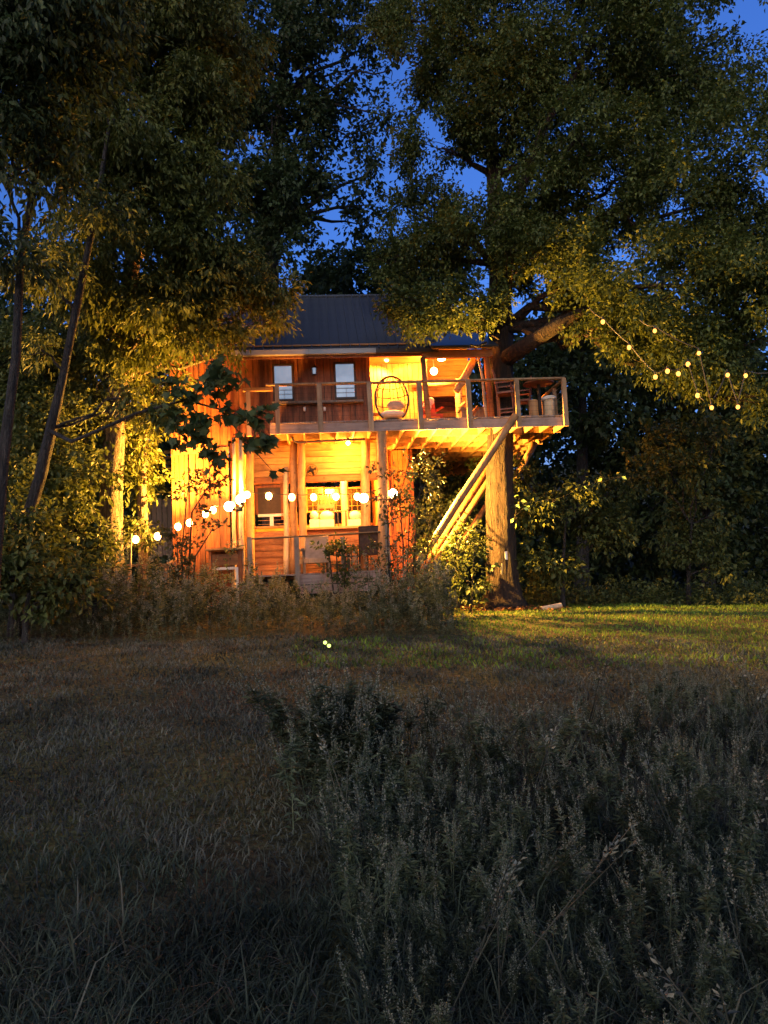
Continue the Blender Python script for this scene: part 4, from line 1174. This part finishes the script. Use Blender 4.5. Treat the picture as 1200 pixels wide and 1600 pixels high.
d = norm(rg.normal(size=(nP, 3)) * .7 + np.array([.2, -.1, -.7])); nr = norm(rg.normal(size=(nP, 3)) * .6 + np.array([0, -.5, .7]))
s = norm(np.cross(d, nr)); n2 = norm(np.cross(s, d)); Ls = rg.uniform(.10, .19, nP)[:, None]
LV = []; 
for (a_, b_) in full: LV.append(P + s * a_ * Ls + d * b_ * Ls + n2 * (abs(a_) * .25 - .15 * b_ * b_) * Ls)
LV = np.stack(LV, 1).reshape(-1, 3); nf = len(full)
tri = []
for k in range(1, nf - 1): tri.append((0, k, k + 1))
T = (np.arange(nP)[:, None, None] * nf + np.array(tri)[None]).reshape(-1, 3)
mb.build('stem', M['bark_dark'], bg_, True)
link('leaves', np_mesh('leaves', LV, T), M['lobed_leaf'], bg_)

# =================================================================== shrubs and saplings near the house
def sapling(name, label, stems, leaf, seed, L=.11, Wd=.055, n_tw=9, per=9, group=None, spread=.35):
    rng = np.random.default_rng(seed)
    base = stems[0][0]; t = thing(name, base, label, 'sapling', group); B = Vector(base)
    mb = MB(); C, O = [], []
    for st_ in stems:
        pts = [Vector(q) - B for q in st_]
        mb.tube(pts, [.022 - .015 * i / (len(pts) - 1) for i in range(len(pts))], 5)
        for k in range(n_tw):
            i = rng.integers(max(0, len(pts) // 3 - 1), len(pts) - 1); s_ = rng.uniform(0, 1)
            p0 = pts[i].lerp(pts[i + 1], s_); dv = Vector(rng.normal(size=3)); dv.z = abs(dv.z) * .5; dv.normalize()
            p1 = p0 + dv * rng.uniform(.5, 1.2) * spread
            tube_np(mb, p0, p1, .007, .003, rng, 4, 3, .1)
            for q in (.4, .7, 1.0): C.append(p0.lerp(p1, q)); O.append(dv)
        C.append(pts[-1]); O.append(Vector((0, 0, 1)))
    V, T = sprays(np.array([tuple(c) for c in C]), np.array([tuple(c) for c in O]), rng, per, L, Wd, .30, .15, .9)
    mb.build('stem', M['bark_dark'], t, True); link('leaves', np_mesh('leaves', V, T), leaf, t)
    return t
def S_(d, *pp): return [foot(pp[0][0], pp[0][1], d)] + [at(x, y, d) for x, y in pp[1:]]
sapling('sapling', 'thin leafy sapling silhouetted against the glowing tower wall', [S_(15.6, (288, 930), (284, 860), (290, 800), (296, 740)), S_(15.5, (296, 930), (305, 870), (330, 830), (350, 820)), S_(15.6, (290, 930), (300, 800), (322, 765), (330, 755)), S_(15.4, (280, 930), (278, 880), (276, 830))], M['sap_leaf'], 71, n_tw=10, group='saplings in front of the house', spread=.32)
sapling('sapling', 'tall leafy sapling in front of the big front log post', [S_(16.2, (628, 940), (630, 850), (624, 780), (640, 715)), S_(16.2, (640, 940), (648, 850), (655, 780), (660, 720)), S_(16.1, (612, 940), (606, 860), (606, 800), (612, 740)), S_(16.3, (650, 940), (668, 860), (672, 790)), S_(16.2, (632, 940), (640, 800), (685, 720))], M['sap_leaf'], 72, n_tw=15, group='saplings in front of the house', spread=.42)
sapling('sapling', 'short leafy sapling at the feet of the log braces', [S_(16.6, (700, 950), (705, 880), (715, 840)), S_(16.6, (690, 950), (680, 890), (672, 850)), S_(16.8, (735, 950), (740, 880), (742, 830))], M['bush_leaf'], 73, n_tw=14, group='saplings in front of the house', spread=.4)
sapling('potted_bush', 'dark leafy bush by the middle post of the lower deck', [S_(17.6, (528, 900), (526, 870), (524, 850)), S_(17.6, (522, 900), (515, 870), (510, 858)), S_(17.6, (534, 900), (540, 870), (548, 862))], M['dark_leaf'], 74, n_tw=8, spread=.22)
for k, (bs_, lab, ds) in enumerate((([(840, 800, 20, .95), (900, 790, 20.4, 1.0), (950, 830, 20.6, .8), (870, 880, 20, .7), (820, 870, 19.6, .5), (810, 740, 20.2, .5), (960, 770, 21, .6)], 'broad leafy bush lit by the floodlight right of the oak trunk', 1.0),
        ([(1060, 850, 21.4, .8), (1100, 810, 21.5, .8), (1120, 880, 21.2, .6), (1080, 740, 21.6, .9), (1120, 680, 21.8, .8), (1010, 730, 22, .7), (1040, 680, 22.2, .7)], 'small loose tree with drooping boughs at the wood edge', .75),
        ([(725, 860, 18.6, .45), (735, 910, 18.4, .4), (700, 800, 21, .8), (690, 850, 20.5, .7), (720, 760, 22, .9)], 'bush behind the log braces left of the trunk', .9))):
    px_ = sum(q[0] for q in bs_) / len(bs_); d_ = bs_[0][2]
    b = foot(px_, 945, d_)
    make_tree('wood_edge_bush', lab, 'bush', b, [(b, .07), (at(px_, 900, d_), .05), (at(px_ + 5, 820, d_), .03)], B_(*bs_), M['dark_leaf' if k == 2 else 'bush_leaf'], M['bark_dark'], 80 + k, L=.15, Wd=.09, length=.42, droop=.35, flare=.2, limb_r=.03, group='bushes at the wood edge', dens=ds)  # bush behind the braces: its shade is put into the darker leaf colour
# a few large leaves, coloured pale to stand for bright green glints
plv = thing('glint_sprig', at(812, 790, 18.9), 'sprig of leaves coloured pale for bright green glints beside the trunk', 'sprig')
B0 = Vector(plv.location); rg = np.random.default_rng(3)
PP = np.array([tuple(at(x + rg.uniform(-3, 3), y + rg.uniform(-3, 3), 18.9) - B0) for x, y in ((806, 778), (812, 782), (822, 789), (818, 796), (801, 812), (808, 818), (806, 788), (868, 776), (862, 785), (912, 760), (974, 742), (942, 748))])
V, T = leaf_verts(PP, norm(rg.normal(size=PP.shape) * .4 + np.array([.6, 0, -.5])), norm(rg.normal(size=PP.shape) * .4 + np.array([-.6, -.6, .5])), np.full(len(PP), .15), np.full(len(PP), .09))
link('leaves', np_mesh('leaves', V, T), M['glint_leaf'], plv)
mb = MB()
for k in range(len(PP) - 1): mb.tube([PP[k] - np.array([0, -.02, 0]), PP[k + 1] - np.array([0, -.02, 0])], .004, 4)
mb.build('stem', M['bark_dark'], plv)

# added dark rise behind the far wood, closes its bright sky gaps
hx, hy = np.meshgrid(np.linspace(-160, 160, 65), np.linspace(52, 140, 23))
hzv = gnd(hx, hy) - .5 + 15 * np.clip((hy - 52) / 30, 0, 1) ** .7 + 1.5 * np.sin(hx * .21 + hy * .1) * np.clip((hy - 52) / 10, 0, 1) + .8 * np.sin(hx * .6)* np.clip((hy - 52) / 10, 0, 1)
i_ = (np.arange(22)[:, None] * 65 + np.arange(64)[None]).ravel()
tag(link('backdrop_hill', np_mesh('backdrop_hill', np.stack([hx, hy, hzv], -1).reshape(-1, 3), np.stack([i_, i_ + 1, i_ + 66, i_ + 65], 1), True), plain('forest_floor', (.025, .03, .016), 1, 0, .5, .4)), kind='structure')

# far wood: one dark mass that closes the view behind everything
rng = np.random.default_rng(91)
C = []; O = []
for px_ in np.arange(-250, 1500, 28):
    d_ = rng.uniform(38, 48)
    top = 480 + 60 * math.sin(px_ * .011) + rng.uniform(-60, 60)
    if 380 < px_ < 760: top = max(top, 430)
    n_ = 170
    for _ in range(n_):
        y_ = rng.uniform(top, 960); C.append(tuple(at(px_ + rng.uniform(-45, 45), y_, d_ + rng.uniform(-3, 3)))); O.append((0, -1, .2))
V, T = sprays(np.array(C), np.array(O), rng, 12, .42, .28, 1.3, .3, .8)
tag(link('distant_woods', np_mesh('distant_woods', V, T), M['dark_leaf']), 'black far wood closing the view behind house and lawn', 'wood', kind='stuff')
# low brush along the wood edge
rng = np.random.default_rng(92); C = []
for k in range(900):
    px_ = rng.uniform(800, 1300); d_ = rng.uniform(20.5, 23.5); p_ = foot(px_, 940, d_)
    C.append((p_.x, p_.y, p_.z + abs(rng.normal()) * .28 + .05))
V, T = sprays(np.array(C), np.tile([0, -.3, .6], (len(C), 1)), rng, 12, .12, .06, .4, .2, .7)
tag(link('undergrowth', np_mesh('undergrowth', V, T), M['bush_leaf']), 'low tangled undergrowth between lawn and dark wood', 'undergrowth', kind='stuff')

# =================================================================== meadow
def fbm(x, y, k, seed):
    P = np.stack([x, y, np.zeros_like(x)], 1); return clump(P, k, seed)
def blades(x, y, h, w, lean, rng):
    """bent three-triangle blades"""
    n_ = len(x); z = gnd(x, y) - .01
    a = rng.uniform(0, 2 * np.pi, n_); la = rng.uniform(0, 2 * np.pi, n_)
    s = np.stack([np.cos(a), np.sin(a), np.zeros(n_)], 1) * (w[:, None] / 2)
    b = np.stack([x, y, z], 1)
    ld = np.stack([np.cos(la), np.sin(la), np.zeros(n_)], 1) * (h * lean)[:, None]
    up_ = np.array([0, 0, 1.0])
    m_ = b + up_ * (h * .6)[:, None] + ld * .35
    t = b + up_ * (h * np.sqrt(np.maximum(.05, 1 - .5 * lean ** 2)))[:, None] + ld
    V = np.stack([b - s, b + s, m_ + s * .75, m_ - s * .75, t], 1).reshape(-1, 3)
    i = np.arange(n_)[:, None] * 5
    T = np.concatenate([i + np.array([[0, 1, 2]]), i + np.array([[0, 2, 3]]), i + np.array([[3, 2, 4]])], 1).reshape(-1, 3)
    return V, T
def field_mask(x, y):
    """1 where tall weeds grow: right foreground and the patch before the house"""
    e = .6 * fbm(x, y, .9, 3) + .3 * fbm(x, y, 2.6, 4)
    right = (x > -.30 + e * .45 + np.maximum(0, y - 5.0) * .75 + np.maximum(0, 3.0 - y) * .2) & (y < 5.7 + .55 * x + e * 1.2) & (y < 10.5)
    left_low = (x <= -.3) & (y < 3.4 + e)
    edge = .4 * fbm(x, y, 1.3, 9)
    patch = (y > 11.9 + edge) & (y < 17.2) & (x > -9) & (x < 1.15 + edge * .6 - .0 * y)
    return right, left_low, patch
rng = np.random.default_rng(101)
# mown dry grass, denser near the camera
def scatter(n_, d0, d1, pw_, rng):
    d_ = d0 + (d1 - d0) * rng.uniform(0, 1, n_) ** pw_
    x = rng.uniform(-.62, .62, n_) * (d_ + 1.0); return x, d_
x, y = scatter(175000, 1.9, 12.5, 1.25, rng)
cl = fbm(x, y, 2.4, 12)
h = (.045 + .05 * rng.uniform(0, 1, len(x)) + .05 * np.maximum(0, cl + .1))
rgt, low, pat = field_mask(x, y)
h = np.where(low, h * 1.7, h); h = np.where(rgt, h * 1.9, h)
h = np.where((y > 4) & ~rgt, h * .72, h)
h = h * np.where(rng.uniform(0, 1, len(x)) < .008, 2.2, 1)
keep = (rng.uniform(0, 1, len(x)) < np.maximum(.34, .55 + .6 * cl)) | rgt | low
x, y, h = x[keep], y[keep], h[keep]
wd = .004 + .0012 * y * rng.uniform(.7, 1.4, len(x)); ln_ = rng.uniform(.4, 1.3, len(x))
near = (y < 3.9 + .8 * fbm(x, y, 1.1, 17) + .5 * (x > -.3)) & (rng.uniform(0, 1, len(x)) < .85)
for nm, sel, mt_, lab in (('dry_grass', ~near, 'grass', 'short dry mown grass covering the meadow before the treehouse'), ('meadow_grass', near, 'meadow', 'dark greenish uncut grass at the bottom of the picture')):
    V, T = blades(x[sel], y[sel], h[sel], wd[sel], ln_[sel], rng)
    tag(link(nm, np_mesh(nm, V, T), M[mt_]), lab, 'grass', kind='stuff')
# greener lawn beyond, under the oak
n_ = 60000
x = rng.uniform(-6, 17, n_); y = rng.uniform(9.5, 23, n_)
keep = (x > -1.5 + .6 * fbm(x, y, 1, 8)) & ((x > 1.2) | (y < 12.2))
x, y = x[keep], y[keep]
V, T = blades(x, y, rng.uniform(.03, .09, len(x)) * (1 + .5 * fbm(x, y, 2, 4)), rng.uniform(.012, .03, len(x)), rng.uniform(.2, .9, len(x)), rng)
tag(link('lawn_grass', np_mesh('lawn_grass', V, T), M['lawn']), 'green lawn lit by the floodlight under the oak', 'lawn', kind='stuff')

# weed plants: several kinds, each a stem with narrow leaves and a bristly spike
def weed_variant(seed, h=.55, spike=.2, nleaf=26, nbud=46, leafL=.07, budL=.022, rad=.014, branchy=0):
    r = np.random.default_rng(seed)
    V, T, Kd, off = [], [], [], 0
    def add(v, t, k):
        nonlocal off
        V.append(v); T.append(t + off); Kd.append(np.full(len(t), k)); off += len(v)
    bend = r.normal(size=2) * .07 * h
    axes = [(np.zeros(3), np.array([bend[0], bend[1], h]), spike, 1.0)]
    for k in range(branchy):
        s = r.uniform(.35, .75); a = r.uniform(0, 6.3)
        p0 = np.array([bend[0] * s * s, bend[1] * s * s, h * s]); axes.append((p0, p0 + np.array([math.cos(a) * .1 * h, math.sin(a) * .1 * h, h * (1 - s) * r.uniform(.6, .95)]), spike * .6, .6))
    for p0, p1, sp, q in axes:
        L_ = np.linalg.norm(p1 - p0); dirv = (p1 - p0) / L_
        # stem: three sided
        w = .0035
        ring = np.array([[w, 0, 0], [-w / 2, w * .87, 0], [-w / 2, -w * .87, 0]])
        v = np.concatenate([p0 + ring, p1 + ring * .5]); t = np.array([[0, 1, 4], [0, 4, 3], [1, 2, 5], [1, 5, 4], [2, 0, 3], [2, 3, 5]])
        add(v, t, 0)
        nl = int(nleaf * q); sp = min(sp, .7 * L_); s = r.uniform(.05, 1 - .6 * sp / L_, nl)
        a = r.uniform(0, 6.3, nl); d = norm(np.stack([np.cos(a), np.sin(a), r.uniform(-.3, .9, nl)], 1))
        v, t = leaf_verts(p0 + dirv * (s * L_)[:, None], d, np.tile([0, 0, 1.0], (nl, 1)) + r.normal(size=(nl, 3)) * .3, leafL * r.uniform(.5, 1.2, nl) * (1.25 - .7 * s), leafL * .24 * r.uniform(.7, 1.3, nl))
        add(v, t, 0)
        nb_ = int(nbud * q); s = r.uniform(1 - sp / L_, 1.01, nb_); a = r.uniform(0, 6.3, nb_)
        tp = np.clip((1.02 - s) / (sp / L_), 0, 1) ** .5
        d = norm(np.stack([np.cos(a), np.sin(a), r.uniform(.2, 1.2, nb_)], 1))
        v, t = leaf_verts(p0 + dirv * (s * L_)[:, None] + d * (rad * .4 * tp)[:, None], d, r.normal(size=(nb_, 3)), budL * (.5 + .7 * tp), budL * .55 * (.5 + .6 * tp))
        add(v, t, 1)
    return np.concatenate(V), np.concatenate(T), np.concatenate(Kd)
def place_weeds(name, label, variants, x, y, scale, rng, lean=.12, mats=('weed', 'weed_head')):
    which = rng.integers(0, len(variants), len(x))
    AV, AT, AK, off = [], [], [], 0
    z = gnd(x, y) - .01
    for k, (v, t, kd) in enumerate(variants):
        i = np.where(which == k)[0]
        if not len(i): continue
        a = rng.uniform(0, 2 * np.pi, len(i)); c, s = np.cos(a), np.sin(a)
        S = scale[i]
        X = (v[None, :, 0] * c[:, None] - v[None, :, 1] * s[:, None]) * S[:, None]
        Y = (v[None, :, 0] * s[:, None] + v[None, :, 1] * c[:, None]) * S[:, None]
        Z = v[None, :, 2] * S[:, None]
        lx, ly = rng.normal(size=len(i)) * lean, rng.normal(size=len(i)) * lean
        X = X + Z * lx[:, None] + x[i][:, None]; Y = Y + Z * ly[:, None] + y[i][:, None]
        P = np.stack([X, Y, Z + z[i][:, None]], -1).reshape(-1, 3)
        tt = (t[None] + (np.arange(len(i)) * len(v))[:, None, None]).reshape(-1, 3) + off
        AV.append(P); AT.append(tt); AK.append(np.tile(kd, len(i))); off += len(P)
    me = np_mesh(name, np.concatenate(AV), np.concatenate(AT))
    me.materials.append(M[mats[0]]); me.materials.append(M[mats[1]])
    me.polygons.foreach_set('material_index', np.concatenate(AK).astype(np.int32))
    me.update()
    return tag(link(name, me, None), label, 'weeds', kind='stuff')
spiky = [weed_variant(200 + k, .36 + .05 * k, .16 + .03 * (k % 4), 26, 54, .055 + .01 * (k % 3), .016, .011) for k in range(6)]
wispy = [weed_variant(290 + k, .45 + .07 * k, .3, 16, 50, .06, .012, .02, 4) for k in range(3)]
dead = [weed_variant(295 + k, .5 + .08 * k, .12, 5, 14, .05, .018, .014, 2) for k in range(3)]
bushy = [weed_variant(230 + k, .45 + .05 * k, .14, 36, 36, .07, .015, .011, 3) for k in range(4)]
tall = [weed_variant(260 + k, .85 + .08 * k, .24, 18, 22, .12, .035, .02, 2) for k in range(5)]
# right foreground field
n_ = 9600
x, y = scatter(n_, 2.0, 10.5, .8, rng)
rgt, low, pat = field_mask(x, y)
keep = rgt & (rng.uniform(0, 1, n_) < .80 + .5 * fbm(x, y, 1.6, 21))
x, y = x[keep], y[keep]
place_weeds('spiky_weeds', 'tall spiky seeding weeds filling the right foreground', spiky + bushy + wispy, x, y, rng.uniform(.36, .92, len(x)) * np.clip(.8 + .08 * (y - 2.5), .8, 1.0) * (1 + .4 * fbm(x, y, 1.2, 31)), rng, .2)
# dark bushy clump in the middle
n_ = 120
x = -.36 + rng.normal(size=n_) * .13; y = 5.0 + rng.normal(size=n_) * .22
place_weeds('bushy_weeds', 'dark bushy clump of weeds in the middle of the meadow', bushy + spiky[:2], x, y, rng.uniform(.7, 1.4, n_), rng, .25)
# patch in front of the house
n_ = 2300
x = rng.uniform(-9, 1.9, n_); y = rng.uniform(11.2, 17.3, n_)
rgt, low, pat = field_mask(x, y); x, y = x[pat], y[pat]
sc_ = rng.uniform(.35, 1.0, len(x)) * np.clip((y - 11.0) / 2.6, .25, 1) * (1 + .45 * fbm(x, y, 1.1, 33)) * np.where(rng.uniform(0, 1, len(x)) < .03, 1.4, 1) * np.where((x > -2.0) & (x < .15), .88, 1.14)
place_weeds('tall_weeds', 'tall weed patch growing in front of the lower deck', tall + bushy[:2], x, y, sc_, rng, .12)
# dry broken stalks standing among the weeds
n_ = 260
x, y = scatter(n_, 2.0, 9.5, .8, rng); rgt, low, pat = field_mask(x, y); x, y = x[rgt], y[rgt]
place_weeds('dead_stalks', 'dry pale stalks leaning among the foreground weeds', dead, x, y, rng.uniform(.6, 1.3, len(x)), rng, .4, ('grass', 'weed_head'))
# sparse low weeds on the left and stray stalks on the mown part
n_ = 420
x, y = scatter(n_, 2.2, 11, 1.0, rng); rgt, low, pat = field_mask(x, y); keep = ~rgt
x, y = x[keep], y[keep]
place_weeds('stray_weeds', 'stray low weeds and stalks scattered over the mown grass', spiky[:3] + bushy[:1], x, y, rng.uniform(.15, .42, len(x)), rng, .3)

# fallen leaves and twigs at the foot of the oak
n_ = 1500
aa = rng.uniform(0, 6.283, n_); rr = .45 + abs(rng.normal(size=n_)) * .75
x = ob.x + np.cos(aa) * rr - .3; y = ob.y + np.sin(aa) * rr * .8
P = np.stack([x, y, gnd(x, y) + rng.uniform(.01, .06, n_)], 1)
V, T = leaf_verts(P, norm(rng.normal(size=(n_, 3)) * np.array([1, 1, .25])), np.array([0, 0, 1.0]) + rng.normal(size=(n_, 3)) * .5, rng.uniform(.07, .14, n_), rng.uniform(.04, .08, n_))
tag(link('fallen_leaves', np_mesh('fallen_leaves', V, T), leaf_mat('fallen_leaf', (.08, .035, .015), (.24, .12, .05), .15, .8)), 'reddish fallen leaves littering the ground at the foot of the oak', 'leaves', kind='stuff')

# pale flower, fireflies
f = at(890, 1196, 5.2); fl = thing('pale_flower', f, 'single pale pink flower head above the dark weeds', 'flower')
rg = np.random.default_rng(6); PP = np.zeros((14, 3)); dd = norm(rg.normal(size=(14, 3)) + np.array([0, -.4, .6]))
V, T = leaf_verts(PP, dd, rg.normal(size=(14, 3)), np.full(14, .032), np.full(14, .02))
link('petals', np_mesh('petals', V, T), plain('pale_pink_petal', (.62, .42, .34), .8), fl)
MB().tube([(0, 0, 0), (.01, 0, -.2), (0, 0, -(f.z - float(gnd(f.x, f.y))))], .003, 4).build('stem', M['grass'], fl)
for k, (px_, py_, lab) in enumerate(((508, 1004, 'yellow green glowing firefly in the air over the meadow, upper of two'), (514, 1009, 'yellow green glowing firefly in the air over the meadow, lower of two'))):
    p_ = at(px_, py_, 3.2); ff = thing('firefly', p_, lab, 'firefly', 'fireflies over the meadow')
    MB().ball((0, 0, 0), (.008, .007, .0075), 10, 7).build('glowing_tail', M['firefly'], ff, True)
    MB().ball((.004, .009, .003), (.004, .007, .004), 8, 6).build('body', M['black_metal'], ff, True)
    for s_ in (-1, 1): MB().box((.004 + s_ * .006, .012, .006), (.008, .006, .0006)).build('wing', M['dark_trim'], ff)


# added unseen tree behind the camera, put there to shade the nearest grass
b = Vector((3.4, -3.2, float(gnd(3.4, -3.2))))
make_tree('added_shade_tree', 'added unseen tree behind the viewpoint that shades the near grass', 'tree', b, [(b, .35), (b + Vector((0, .1, 3)), .28), (b + Vector((-.3, .4, 6)), .2), (b + Vector((-.6, .6, 9)), .1)],
    [(Vector((0, -3.0, 5.4)), 1.7), (Vector((3.0, -2.6, 5.4)), 2.0), (Vector((-3.2, -2.8, 5.4)), 1.6), (Vector((1, -5, 6)), 2.8), (Vector((-3, -5.4, 6)), 2.6), (Vector((5.4, -4, 6)), 2.6)], M['dark_leaf'], M['bark_dark'], 95, L=.24, Wd=.14, length=.7, layers=2.0)
